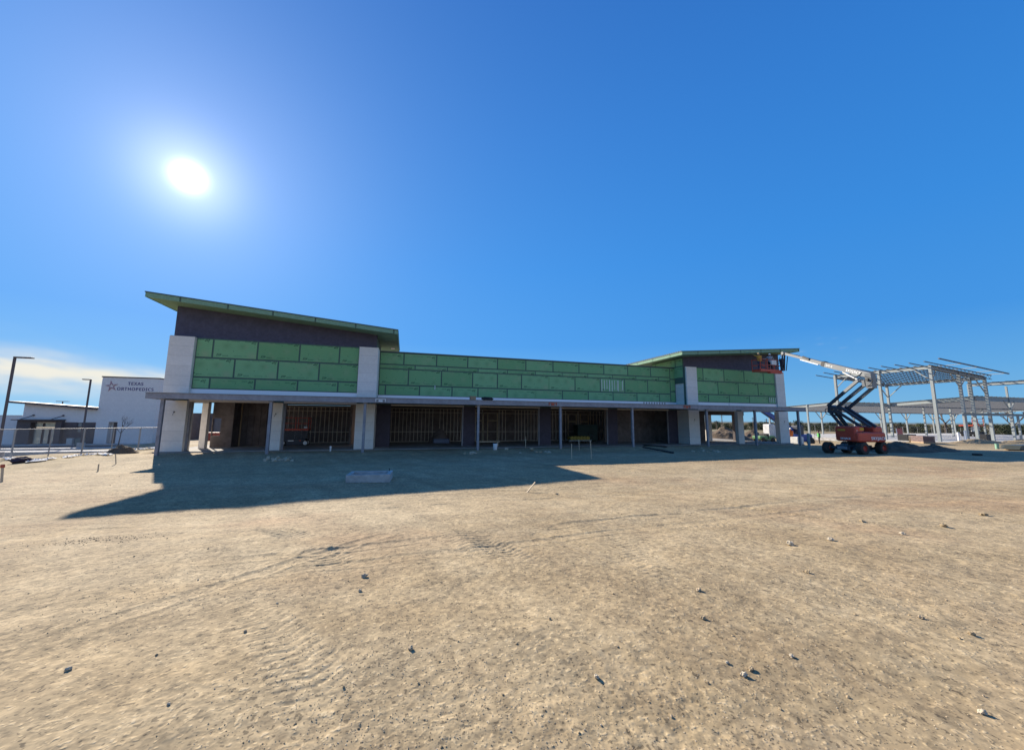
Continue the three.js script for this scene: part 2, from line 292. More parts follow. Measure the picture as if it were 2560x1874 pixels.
const onGround = (px, py) => { let p = onY(px, py, 0); for (let i = 0; i < 5; i++) p = onY(px, py, gy(p.x, p.z)); return p; };

// ------------------------------------------------------------------ the shop building
const FONT = await new FontLoader().loadAsync('fonts/droid/droid_sans_bold.typeface.json');
const zipTex = (tone) => {   // the print on one 2.44 x 1.22 m sheathing panel
  const cv = document.createElement('canvas'); cv.width = 1024; cv.height = 512; const c = cv.getContext('2d');
  c.fillStyle = `rgb(${tone})`; c.fillRect(0, 0, 1024, 512);
  for (let i = 0; i < 900; i++) { const x = rnd() * 1024, y = rnd() * 512; c.fillStyle = `rgba(${rnd() < 0.5 ? '40,90,55' : '120,190,120'},${0.05 + rnd() * 0.08})`; c.fillRect(x, y, 4 + rnd() * 40, 1 + rnd() * 5); }
  const logo = () => { c.fillStyle = 'rgba(16,56,36,0.92)'; c.font = 'italic bold 76px sans-serif'; c.fillText('ZIP', 0, 0); c.fillStyle = 'rgba(24,66,44,0.75)'; c.font = 'bold 40px sans-serif'; c.fillText('system', 140, 0); c.fillStyle = 'rgba(26,70,46,0.6)'; c.font = 'bold 26px sans-serif'; c.fillText('wall sheathing', 400, -6); c.fillText('7/16', 640, -6); };
  for (let i = 0; i < 7; i++) { const x = rnd() * 1024, y = rnd() * 512, g = c.createRadialGradient(x, y, 4, x, y, 60 + rnd() * 140); g.addColorStop(0, rnd() < 0.6 ? 'rgba(178,176,140,0.22)' : 'rgba(60,100,60,0.2)'); g.addColorStop(1, 'rgba(150,160,120,0)'); c.fillStyle = g; c.fillRect(0, 0, 1024, 512); }
  c.save(); c.translate(60, 470); logo(); c.restore();
  c.save(); c.translate(965, 46); c.rotate(Math.PI); logo(); c.restore();
  c.fillStyle = 'rgba(18,50,35,0.55)'; for (let x = 32; x < 1024; x += 170) for (let y = 24; y < 512; y += 66) c.fillRect(x + rnd() * 5, y + rnd() * 5, 4, 4);
  for (let i = 0; i < 5; i++) { c.fillStyle = 'rgba(12,36,26,0.75)'; c.beginPath(); c.arc(80 + rnd() * 860, 90 + rnd() * 330, 5 + rnd() * 5, 0, 7); c.fill(); }
  const t = new THREE.CanvasTexture(cv); t.colorSpace = THREE.SRGBColorSpace; t.wrapS = t.wrapT = THREE.RepeatWrapping; t.anisotropy = 8; return t;
};
const ZIPS = ['126,177,124', '121,172,119', '131,181,129', '117,168,114'].map((t) => new THREE.MeshStandardMaterial({ map: zipTex(t), roughness: 0.8 }));
const zipMat = () => ZIPS[Math.floor(rnd() * 4)];
// one sheathing panel; its print keeps its real size. plane 'z' faces +z, plane 'x' faces -x
function zipPanel(parent, a0, a1, y0, y1, at, plane = 'z', name = 'sheathing_panel') {
  const th = 0.022 + rnd() * 0.006, g = plane === 'z' ? bx(a0, a1, y0, y1, at, at + th) : bx(at - th, at, y0, y1, a0, a1), uv = g.attributes.uv, p = g.attributes.position;
  const ou = Math.abs(a1 - a0) < 2.2 && rnd() < 0.5 ? 2.44 - (a1 - a0) : 0, ov = y1 - y0 < 1.1 ? 1.22 - (y1 - y0) : 0;
  for (let i = 0; i < uv.count; i++) uv.setXY(i, ((plane === 'z' ? p.getX(i) : p.getZ(i)) - a0 + ou) / 2.44, (p.getY(i) - y0 + ov) / 1.22);
  return add(parent, name, g, zipMat());
}
function zipRow(parent, x0, x1, y0, y1, at, seams, plane = 'z', gap = 0.05) {
  const e = [x0, ...seams.filter((s) => s > x0 + 0.15 && s < x1 - 0.15).sort((a, b) => a - b), x1];
  for (let i = 0; i < e.length - 1; i++) zipPanel(parent, e[i] + gap, e[i + 1] - gap, y0 + gap, y1 - gap, at, plane);
}
const seq = (s, step = 2.44, n = 24) => Array.from({ length: n }, (_, i) => s + (i - n / 2) * step);
const sx = (p, z) => onZ(p[0], p[1], z).x;

const shop = thing('retail_building', 'long unfinished retail building with green sheathing, white stone columns and butterfly roofs', 'building', [11, 0, -28]);
const ZT = -26.97, ZM = -28.42, ZC = -26.72, BACK = -41;    // tower walls, middle wall, column faces, rear wall
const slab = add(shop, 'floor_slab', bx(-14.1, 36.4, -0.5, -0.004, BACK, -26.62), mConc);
// white limestone columns, built of courses
function column(x0, x1, y0, y1, z0, z1, course = 0.61) {
  const core = add(shop, 'column', bx(x0 + 0.02, x1 - 0.02, y0, y1 - 0.01, z0 + 0.02, z1 - 0.02), mMortar);
  for (let y = y0; y < y1 - 0.05; y += course) { const t = Math.min(course, y1 - y); add(core, 'stone_panel', bx(x0, x1, y + 0.004, y + t - 0.004, z0, z1), rnd() < 0.5 ? mStone : mStone2); }
}
column(-14.0, -12.72, 3.33, 7.02, -28.0, ZC); column(-14.0, -12.72, -0.003, 3.06, -27.5, ZC);
column(-8.22, -7.6, -0.003, 3.0, -27.34, ZC);
column(-3.22, -1.98, 3.33, 6.99, -28.3, ZC); column(-3.22, -2.0, -0.003, 3.06, -28.3, ZC);
column(24.43, 25.6, 3.33, 7.0, -28.41, -26.95); column(24.5, 25.66, -0.003, 3.06, -28.41, -27.0);
column(30.04, 30.7, -0.003, 3.0, -27.3, -26.95);
column(35.2, 36.3, 3.33, 7.0, -28.0, -26.95); column(35.2, 36.42, -0.003, 3.06, -27.4, -26.95);
column(-13.08, -12.74, -0.003, 3.0, -29.7, -29.3); column(31.0, 31.5, -0.003, 2.75, -31.9, -31.5);

// tower walls above the canopy
function tower(x0, x1, s1, s2, s3, zw) {
  const w = add(shop, 'tower_wall', bx(x0 - 1.2, x1 + 1.0, 3.05, 7.0, zw - 0.25, zw), mTape);
  zipRow(w, x0, x1, 5.76, 6.97, zw, seq(s1)); zipRow(w, x0, x1, 4.525, 5.75, zw, seq(s2)); zipRow(w, x0, x1, 3.79, 4.515, zw, seq(s3));
  return w;
}
const towerL = tower(-12.72, -3.22, sx(c1(640, 560), ZT), sx(c1(815, 730), ZT), sx(c1(985, 870), ZT), ZT);
const towerR = tower(25.62, 35.2, sx(c4(935, 430), -27.1), sx(c4(1105, 590), -27.1), sx(c4(998, 700), -27.1), -27.1);
// dark coated clerestory walls under the sloping roofs (a trapezoid: the roof falls 1 in 12)
function trap(xa, xb, ya, yb, y0, z0, z1) {
  const s = new THREE.Shape(); s.moveTo(xa, y0); s.lineTo(xb, y0); s.lineTo(xb, yb); s.lineTo(xa, ya); s.closePath();
  return new THREE.ExtrudeGeometry(s, { depth: Math.abs(z1 - z0), bevelEnabled: false }).translate(0, 0, Math.min(z0, z1));
}
add(shop, 'clerestory_wall', trap(-13.96, -2.13, 8.95, 7.97, 7.0, ZT - 0.35, ZT - 0.1), mDarkWall);
add(shop, 'clerestory_wall', trap(24.42, 36.1, 7.93, 8.9, 7.0, -27.45, -27.22), mDarkWall);
// tower end walls; the one over the middle roof is sheathed green
const sideR = add(shop, 'end_wall', bx(24.36, 24.42, 5.5, 7.86, -31.6, -27.23), mTape);
zipRow(sideR, -31.6, -27.26, 6.0, 7.06, 24.36, [-29.7], 'x'); zipRow(sideR, -31.6, -27.26, 7.06, 7.84, 24.36, [-31, -28.2], 'x');
add(shop, 'end_wall', bx(36.0, 36.1, 3.1, 8.84, -31.6, -27.5), mTape); add(shop, 'end_wall', bx(-2.2, -2.13, 5.5, 7.9, -31.6, -27.33), mTape); add(shop, 'end_wall', bx(-13.95, -13.85, 3.1, 8.86, -31.6, -27.4), mTape);
add(shop, 'rear_wall', trap(-13.8, -2.25, 8.86, 7.9, 3.1, -31.6, -31.4), mTape); add(shop, 'rear_wall', trap(24.45, 35.95, 7.86, 8.8, 3.1, -31.6, -31.4), mTape);

// sloping roofs: deck, soffit and sheathed fascias
function roof(xa, xb, ya, yb, zf, zb, gapEnd) {
  const slope = (yb - ya) / (xb - xa), yAt = (x) => ya + (x - xa) * slope, T = 0.32;
  const slabPart = (x0, x1, z0, z1, y0, y1) => { const s = new THREE.Shape(); s.moveTo(x0, yAt(x0) + y0); s.lineTo(x1, yAt(x1) + y0); s.lineTo(x1, yAt(x1) + y1); s.lineTo(x0, yAt(x0) + y1); s.closePath(); return new THREE.ExtrudeGeometry(s, { depth: z1 - z0, bevelEnabled: false }).translate(0, 0, z0); };
  const bodyA = gapEnd ? [xa, -2.2] : [xa, xb];
  const body = add(shop, 'roof', slabPart(bodyA[0] + 0.03, bodyA[1] - 0.03, zb, zf - 0.03, -T + 0.03, -0.05), mZipEdge);
  if (gapEnd) {   // the end overhang is still open strips of soffit between the outriggers
    const n = 11, w = (zf - 0.03 - zb) / n; for (let i = 0; i < n; i++) add(body, 'soffit_board', slabPart(-2.23, xb - 0.03, zb + i * w + (i < n - 2 ? 0.022 : 0), zb + (i + 1) * w - (i < n - 2 ? 0.022 : 0), -T + 0.03, -0.05), mZipEdge);
    add(body, 'outrigger', slabPart(-0.9, -0.74, zb, zf - 0.05, -T + 0.031, -0.051), mZipEdge);
  }
  add(body, 'roof_edge', slabPart(xa - 0.03, xb + 0.03, zb - 0.03, zf + 0.03, -0.045, 0.015), mRoofMetal);
  const step = 2.44; let x = Math.min(xa, xb); const X1 = Math.max(xa, xb); let k = 0;
  while (x < X1 - 0.05) { const e = Math.min(x + (k++ ? step : 1.7), X1); const g = slabPart(x + (x > Math.min(xa, xb) ? 0.045 : 0), e - (e < X1 ? 0.045 : 0), zf - 0.025, zf, -T, -0.05); add(body, 'fascia_board', g, mZipEdge); x = e; }
  add(body, 'fascia_backing', slabPart(xa + 0.01, xb - 0.01, zf - 0.045, zf - 0.028, -T + 0.01, -0.06), mTape);
  for (const [xe, s] of [[xa, 1], [xb, -1]]) { let z = zf, j = 0; while (z > zb + 0.05) { const e = Math.max(z - (j++ ? 2.44 : 1.5), zb); add(body, 'fascia_board', slabPart(Math.min(xe, xe + s * 0.025), Math.max(xe, xe + s * 0.025), e + 0.03, z - (j > 1 ? 0.03 : 0.027), -T, -0.05), mZipEdge); z = e; } }
  return { yAt, body };
}
const roofL = roof(-14.88, -0.71, 9.33, 8.14, -25.7, -33.4, true), roofR = roof(22.97, 36.96, 8.1, 9.23, -25.7, -35.2, false);
for (let i = 0; i < 32; i++) { const z = -25.8 - i * 0.29; add(roofR.body, 'deck_rib', bx(22.9, 23.5, 8.115, 8.15, z - 0.07, z), mRoofMetal); }
add(roofL.body, 'blocking', bx(-1.35, -1.05, 7.86, 7.9, -31.6, -31.2), mWhite);

// middle wall: sheathing in four bands under a dark parapet cap
const mid = add(shop, 'parapet_wall', bx(-2.05, 24.42, 3.05, 7.02, ZM - 0.25, ZM), mTape);
add(mid, 'parapet_cap', bx(-1.97, 24.35, 7.025, 7.09, ZM - 0.36, ZM + 0.07), mRoofMetal);
{
  const xe = sx(c3(1688, 430), ZM), S = (pts, f) => pts.map((q) => sx(f(...q), ZM));
  zipRow(mid, -1.97, xe, 6.1, 7.0, ZM, seq(-0.249)); zipRow(mid, -1.97, xe, 5.775, 6.095, ZM, seq(sx(c2(985, 375), ZM)), 'z', 0.04);
  zipRow(mid, -1.97, xe, 4.545, 5.77, ZM, [...S([[545, 480], [918, 490], [1270, 500], [1550, 510], [1822, 525], [2130, 535]], c2), ...S([[325, 520], [620, 540], [905, 555], [1180, 565], [1440, 570]], c3)]);
  zipRow(mid, -1.97, xe, 3.77, 4.54, ZM, [...S([[285, 610], [670, 620], [1037, 630], [1330, 640], [1660, 655], [1980, 660]], c2), ...S([[172, 660], [478, 670], [770, 680], [1050, 690], [1320, 700], [1575, 705]], c3)]);
  zipRow(mid, xe, 24.42, 5.95, 7.0, ZM, []); zipRow(mid, xe, 24.42, 4.78, 5.94, ZM, []); zipRow(mid, xe, 24.42, 3.77, 4.77, ZM, []);
  // beads of white sealant run down two panels
  for (let i = 0; i < 9; i++) { const p = onZ(...c3(920 + i * 29 + (i === 7 ? -18 : 0), 495), ZM); const h = rr(0.75, 1.0); add(mid, 'sealant_bead', bx(p.x - 0.018, p.x + rr(0.012, 0.03), 5.62 - h, 5.64 - rr(0, 0.06), ZM + 0.03, ZM + 0.045), mWhite); }
  for (let i = 0; i < 4; i++) { const p = onZ(...c4(1685 + i * 22, 700), -27.1); add(towerR, 'sealant_bead', bx(p.x - 0.02, p.x + 0.02, 3.95, 4.42 - rr(0, 0.1), -27.07, -27.055), mWhite); }
  const vp = onZ(...c2(845, 545), ZM); add(mid, 'vent_pipe', rod(V(vp.x, 4.3, ZM + 0.07), V(vp.x, 4.62, ZM + 0.07), 0.03), mWhite);
}
// white flashing at the foot of the sheathing
for (const [a, b, z] of [[-12.72, -3.22, ZT], [-1.97, 24.42, ZM], [25.62, 29.2, -27.1], [29.25, 35.2, -27.1]]) add(shop, 'flashing', bx(a, b, 3.4, 3.775, z + 0.001, z + 0.05), mFlash);

// canopy along the whole front
const canopy = add(shop, 'canopy', M([bx(-13.3, 34.7, 3.12, 3.30, -26.66, -24.2), bx(-1.94, 24.36, 3.12, 3.298, -28.36, -26.66)]), mSteelPaint);
add(canopy, 'canopy_fascia', bx(-13.36, 34.76, 3.02, 3.33, -24.2, -24.1), mSteelPaint); add(canopy, 'canopy_fascia', bx(-13.36, -13.31, 3.02, 3.33, -26.66, -24.202), mSteelPaint); add(canopy, 'canopy_fascia', bx(34.71, 34.76, 3.02, 3.33, -26.9, -24.202), mSteelPaint);
add(canopy, 'canopy_edge', bx(-13.38, 34.78, 3.33, 3.345, -24.3, -24.06), mRoofMetal);
for (const [px, py] of [c2(232, 720), c2(2175, 770), c4(755, 800)]) { const p = onZ(px, py, -24.1); add(canopy, 'bracket', M([bx(p.x - 0.3, p.x - 0.26, 3.08, 3.28, -24.1, -24.04), bx(p.x + 0.26, p.x + 0.3, 3.08, 3.28, -24.1, -24.04), bx(p.x - 0.26, p.x + 0.26, 3.24, 3.28, -24.1, -24.05), bx(p.x - 0.12, p.x + 0.12, 3.08, 3.2, -24.1, -24.05)]), px < 1000 ? mWhite : mOrangeRed); }
for (const x of [-12.67, -7.52, -2.4, 4.76, 10.78, 16.78, 23.85, 29.0, 34.05]) { const z = -24.32; add(shop, 'canopy_post', M([bx(x - 0.075, x + 0.075, gy(x, z) - 0.1, 3.02, z - 0.075, z + 0.075), bx(x - 0.13, x + 0.13, 2.98, 3.018, z - 0.13, z + 0.13)]), mSteelPaint); }
// pale header beams over the openings
for (const [a, b, z] of [[-12.72, -8.22, ZC - 0.12], [-7.6, -3.22, ZC - 0.12], [25.66, 30.04, -27.06], [30.7, 35.2, -27.06]]) add(shop, 'header_beam', bx(a, b, 2.98, 3.17, z - 0.2, z), mHeader);
// middle storefront: dark piers and openings
for (const [a, b] of [[-2.0, -1.02], [4.4, 5.32], [10.75, 11.75], [17.15, 18.1], [23.5, 24.5]]) add(shop, 'pier', bx(a, b, -0.003, 3.049, ZM - 0.3, ZM - 0.02), mPier);
for (const [a, b] of [[-1.02, 4.4], [5.32, 10.75], [11.75, 17.15], [18.1, 23.5]]) { add(shop, 'header_beam', bx(a, b, 2.99, 3.115, ZM - 0.22, ZM + 0.04), mHeader); add(shop, 'jamb', bx(b - 0.1, b, -0.003, 2.99, ZM - 0.14, ZM - 0.04), mSteelPaint); }
for (const [a, z] of [[-12.71, ZC - 0.25], [-8.34, ZC - 0.25], [-7.59, ZC - 0.25]]) add(shop, 'jamb', bx(a, a + 0.11, -0.003, 2.98, z - 0.12, z), mSteelPaint);
for (const [x, y, z] of [[-13.3, 2.35, ZC], [-7.95, 2.3, ZC], [25.1, 2.2, -27.0], [35.85, 2.1, -26.95]]) add(shop, 'wire_stub', M([rod(V(x, y, z), V(x, y, z + 0.07), 0.03), rod(V(x, y, z + 0.05), V(x - 0.08, y - 0.2, z + 0.03), 0.008)]), mBlack);

// shell of the rooms behind: outer walls, partitions, flat roof
add(shop, 'rear_wall', bx(-1.9, 24.3, -0.003, 6.3, BACK, BACK + 0.2), mInner);
add(shop, 'flat_roof', bx(-1.95, 24.35, 6.3, 6.5, BACK, ZM - 0.26), mInner); add(shop, 'ceiling', bx(-13.8, 36.0, 3.18, 3.3, -35.4, -28.9), mInner);
add(shop, 'inner_wall', bx(-4.15, -4.0, -0.003, 3.17, -35.3, -31.2), mInner); add(shop, 'inner_wall', bx(-13.2, -4.0, -0.003, 3.17, -35.55, -35.4), mInner);
add(shop, 'inner_wall', bx(-1.9, 24.3, -0.003, 5.5, -36.2, -36.05), mInner); add(shop, 'inner_wall', bx(18.6, 24.3, -0.003, 3.17, -31.65, -31.5), mInner); add(shop, 'inner_wall', bx(24.3, 24.5, -0.003, 3.17, -33, -28.5), mInner);
add(shop, 'inner_wall', bx(-2.05, -1.9, -0.003, 6.3, BACK, ZM - 0.3), mInner);
// left corner room: rear wall with a small window hole, side wall, leaf of dark board
{
  const z = -30.0, a = onZ(...c1(640, 1145), z), b = onZ(...c1(692, 1290), z), w = add(shop, 'inner_wall', M([bx(-12.74, a.x, -0.003, 3.17, z - 0.12, z), bx(b.x, -11.5, -0.003, 3.17, z - 0.12, z), bx(a.x, b.x, a.y, 3.17, z - 0.12, z), bx(a.x, b.x, -0.003, b.y, z - 0.12, z)]), mSheath);
  const w2 = add(shop, 'inner_wall', M([bx(-11.5, -8.6, -0.003, 3.17, -31.35, -31.2), bx(-11.62, -11.501, -0.003, 3.17, -31.35, -30.121)]), mSheath);
  add(w2, 'batten', bx(-11.49, -11.42, -0.003, 3.1, -31.2, -31.12), mWood); for (let x = -11.1; x < -8.7; x += 0.41) add(w2, 'batten', bx(x, x + 0.04, -0.003, 3.1, -31.2, -31.16), mSheath);
  add(shop, 'rear_header', bx(-13.95, -12.74, 3.0, 3.17, -29.7, -29.3), mSteelPaint);
}
// right corner room is open to the rear: posts and a deep header
add(shop, 'rear_header', bx(24.6, 36.0, 2.72, 3.17, -31.8, -31.5), mSheath);
for (const [a, b] of [[24.5, 30.6], [34.6, 35.9]]) add(shop, 'rear_pier', bx(a, b, -0.003, 2.72, -31.8, -31.5), mSheath);


// steel stud partitions, seen through the shop openings
function studWall(x0, x1, z, top, pitch, skip = []) {
  const w = add(shop, 'stud_partition', M([bx(x0, x1, 0.001, 0.04, z - 0.05, z + 0.05), bx(x0, x1, top, top + 0.04, z - 0.05, z + 0.05)]), mStud);
  for (let x = x0; x <= x1 + 0.01; x += pitch) { if (skip.some(([a, b]) => x > a && x < b)) continue; add(w, 'stud', bx(x - 0.02, x + 0.02, 0.04, 3.6 > top ? top : 3.6, z - 0.045, z + 0.045), mStud); }
  for (const [y, a, b] of [[0.9, x0, x1], [top - 0.32, x0, x1]]) add(w, 'bridging', bx(a, b, y - 0.02, y + 0.02, z + 0.046, z + 0.06), mStud);
  return w;
}
studWall(-1.8, 5.2, -34.6, 2.98, 0.33, [[2.6, 3.0]]);
{
  const w = studWall(6.2, 13.4, -34.6, 2.98, 0.33, [[7.3, 7.6], [7.75, 8.6], [8.9, 9.1], [9.8, 10.2]]);
  for (const x of [7.25, 7.69, 8.65]) add(w, 'door_stud', bx(x - 0.045, x + 0.045, 0.04, 2.7, -34.56, -34.47), mWoodPale);
  for (const [a, b] of [[6.3, 7.2], [7.74, 8.6]]) add(w, 'door_header', bx(a, b, 1.9, 2.0, -34.56, -34.48), mWoodPale);
  const w2 = studWall(13.8, 21.2, -34.7, 2.98, 0.36, [[16.3, 17.1], [17.6, 18.5], [14.9, 15.4]]);
  for (const x of [16.22, 17.14, 17.6, 18.53]) add(w2, 'door_stud', bx(x - 0.045, x + 0.045, 0.04, 2.7, -34.66, -34.57), mWoodPale);
  for (const [a, b] of [[16.27, 17.1], [17.65, 18.48]]) add(w2, 'door_header', bx(a, b, 1.86, 1.96, -34.66, -34.58), mWoodPale);
  studWall(-9.6, -4.3, -34.4, 2.98, 0.34);
}
// ------------------------------------------------------------------ second building: bare steel frame on its slab
const S2 = -0.1;
structure('concrete_pad', bx(58.5, 114.5, -0.55, S2, -50, -26), mConcNew);
const frame = thing('steel_skeleton', 'bare grey steel frame of a second building rising from its concrete pad', 'steel frame', [66, S2, -32]);
{
  const hi = (x) => 8.94 - (x - 60.5) * 0.086, lo = (z) => 5.06 + 0.06 * (z + 37.2);
  const col = (x, z, top, w = 0.2) => add(frame, 'column', bx(x - w / 2, x + w / 2, S2, top, z - w / 2, z + w / 2), mPrimer);
  const beam = (x0, y0, z0, x1, y1, z1, h = 0.42) => add(frame, 'beam', ibeam(V(x0, y0 - h / 2, z0), V(x1, y1 - h / 2, z1), 0.22, h), mPrimer);
  const knee = (x, z, y, dx, dz, d = 1.25) => { if (dx || dz) add(frame, 'knee_brace', bar(V(x, y - d - 0.45, z), V(x + dx * d, y - 0.45, z + dz * d), 0.1, 0.1), mPrimer); };
  // open web joist: two chords and a zigzag web, one part
  const joist = (p, q, h, n, ext = 0) => {
    const d = q.clone().sub(p).normalize(), a = p.clone().addScaledVector(d, -ext), b = q.clone().addScaledVector(d, ext), gs = [bar(a, b, 0.11, 0.09), bar(p.clone().add(V(0, -h, 0)), q.clone().add(V(0, -h, 0)), 0.09, 0.05)];
    for (let i = 0; i < n; i++) { const u = p.clone().lerp(q, i / n), v = p.clone().lerp(q, (i + 0.5) / n), w = p.clone().lerp(q, (i + 1) / n); u.y -= 0.03; w.y -= 0.03; v.y -= h; gs.push(rod(u, v, 0.018, 0.018, 4), rod(v, w, 0.018, 0.018, 4)); }
    return add(frame, 'joist', M(gs), mJoist);
  };
  // tall corner block
  for (const [x, z] of [[60.5, -27.3], [60.5, -32.3], [60.5, -37.45], [65.9, -27.3], [71.2, -27.3], [71.2, -28.6], [71.2, -37.2]]) col(x, z, hi(x) - 0.05, 0.26);
  beam(60.5, hi(60.5), -27.3, 60.5, hi(60.5), -37.45); beam(71.2, hi(71.2), -27.3, 71.2, hi(71.2), -37.2); beam(60.5, hi(60.5), -27.3, 71.2, hi(71.2), -27.3); beam(60.5, hi(60.5), -37.45, 71.2, hi(71.2), -37.45);
  for (let i = 0; i < 17; i++) { const z = -26.7 - i * 0.67; joist(V(60.5, hi(60.5) + 0.08, z), V(71.2, hi(71.2) + 0.08, z), 0.5, 14, 0.02); if (i % 2 === 0) add(frame, 'outrigger', bar(V(58.2, hi(58.2) + 0.08, z), V(60.48, hi(60.48) + 0.08, z), 0.1, 0.09), mJoist); }
  add(frame, 'edge_angle', bar(V(57.6, hi(57.6) + 0.1, -25.2), V(71.0, hi(71.0) + 0.1, -25.2), 0.12, 0.12), mJoist); add(frame, 'edge_angle', bar(V(59.6, hi(59.6) + 0.1, -39.4), V(66, hi(66) + 0.1, -39.4), 0.1, 0.1), mJoist);
  for (const x of [62, 65, 68, 70.5]) add(frame, 'outrigger', bar(V(x, hi(x) + 0.1, -27.3), V(x, hi(x) + 0.1, -25.2), 0.06, 0.06), mPrimer);
  knee(65.9, -27.3, hi(65.9), -1, 0, 1.6); knee(65.9, -27.3, hi(65.9), 1, 0, 1.6); knee(71.2, -27.3, hi(71.2), -1, 0, 1.9); knee(60.5, -27.3, hi(60.5), 0, -1, 1.4); knee(60.5, -27.3, hi(60.5), 1, 0, 1.2); knee(60.5, -37.45, hi(60.5), 0, 1, 1.5); knee(60.5, -32.3, hi(60.5), 0, -1, 1.4); knee(71.2, -37.2, hi(71.2), 0, 1, 1.7); knee(71.2, -37.2, hi(71.2), -1, 0, 1.7);
  // low wings behind and beside it, roof falling to the rear
  for (const z of [-41.7, -48]) col(60.5, z, lo(z) - 0.05);
  const fx = [60.5, 73, 81.5, 89, 96.6, 105, 112];
  for (const x of fx.slice(1)) { col(x, -48, lo(-48)); knee(x, -48, lo(-48) + 0.1, -1, 0, 1.5); knee(x, -48, lo(-48) + 0.1, 1, 0, 1.5); }
  for (let i = 0; i < fx.length - 1; i++) beam(fx[i], lo(-48), -48, fx[i + 1] - 0.02, lo(-48), -48, 0.5);
  for (const x of [81, 88, 97, 106]) { col(x, -38, lo(-38)); }
  beam(60.5, lo(-37.45), -37.6, 60.5, lo(-48), -48); beam(60.62, lo(-37.45), -37.62, 71.1, lo(-37.45), -37.62, 0.55); beam(71.45, lo(-37.5), -38, 112, lo(-37.5), -38, 0.5);
  beam(71.45, lo(-28.4), -28.4, 71.45, lo(-37.4), -37.4, 0.5); beam(71.6, lo(-28.4), -28.4, 112, lo(-28.4), -28.4, 0.6); beam(112, lo(-28.4), -28.6, 112, lo(-48), -47.8, 0.5);
  for (const x of [79, 88, 97, 106]) { col(x, -28.4, lo(-28.4), 0.2); knee(x, -28.4, lo(-28.4), -1, 0, 1.3); knee(x, -28.4, lo(-28.4), 1, 0, 1.3); }
  for (let x = 61.6; x < 111; x += 1.05) joist(V(x, lo(-37.7) + 0.06, x < 71.3 ? -37.75 : -38.2), V(x, lo(-48) + 0.06, -47.9), 0.5, 10);
  for (let x = 72.4; x < 111; x += 1.05) joist(V(x, lo(-28.5) + 0.06, -28.5), V(x, lo(-37.5) + 0.06, -37.8), 0.5, 9);
  // canopy beam and short posts
  beam(64.3, 3.3, -26.75, 110, 3.3, -26.75, 0.3); for (const x of [64.4, 75.8, 84, 92, 101]) { col(x, -26.75, 3.0, 0.18); }
  // far tall block
  for (const [x, z] of [[99, -30.5], [111, -30.5], [99, -40], [111, -40]]) col(x, z, 9.2, 0.26);
  beam(99, 9.2, -30.5, 111, 9.9, -30.5); beam(99, 9.2, -30.5, 99, 9.2, -40); beam(99, 9.2, -40, 111, 9.9, -40); beam(111, 9.9, -30.5, 111, 9.9, -40);
  for (let i = 0; i < 7; i++) { const z = -30.8 - i * 1.45; joist(V(99, 9.28, z), V(111, 9.98, z), 0.5, 12, 1.5); }
}

// ------------------------------------------------------------------ boom lift
const LB = [30.95, gy(30.95, -18.4), -18.4];
const lift = thing('boom_lift', 'red and grey articulating boom lift raised to the roof edge', 'boom lift', LB);
const lu = V(0.2, 0, -0.98).normalize(), ll = V(-0.98, 0, -0.2).normalize();
const LP = (s, y, l = 0) => V(30.95, y + 2, -18.4).addScaledVector(lu, s).addScaledVector(ll, l);
const lbox = (s0, s1, y0, y1, l0, l1, r = 0.06) => new RoundedBoxGeometry(Math.abs(s1 - s0), y1 - y0, Math.abs(l1 - l0), 3, r).applyMatrix4(new THREE.Matrix4().makeBasis(lu, V(0, 1, 0), lu.clone().cross(V(0, 1, 0))).setPosition(LP((s0 + s1) / 2, (y0 + y1) / 2, (l0 + l1) / 2)));
function textOn(parent, str, size, origin, xd, nd, mat, name = 'lettering', skew = 0) {
  const g = new TextGeometry(str, { font: FONT, size, depth: 0.012, curveSegments: 4 }); g.computeBoundingBox(); const w = g.boundingBox.max.x; g.translate(-w / 2, 0, 0);
  g.applyMatrix4(new THREE.Matrix4().makeBasis(xd, V(0, 1, 0).clone().addScaledVector(xd, skew), nd).setPosition(origin)); return add(parent, name, g, mat);
}
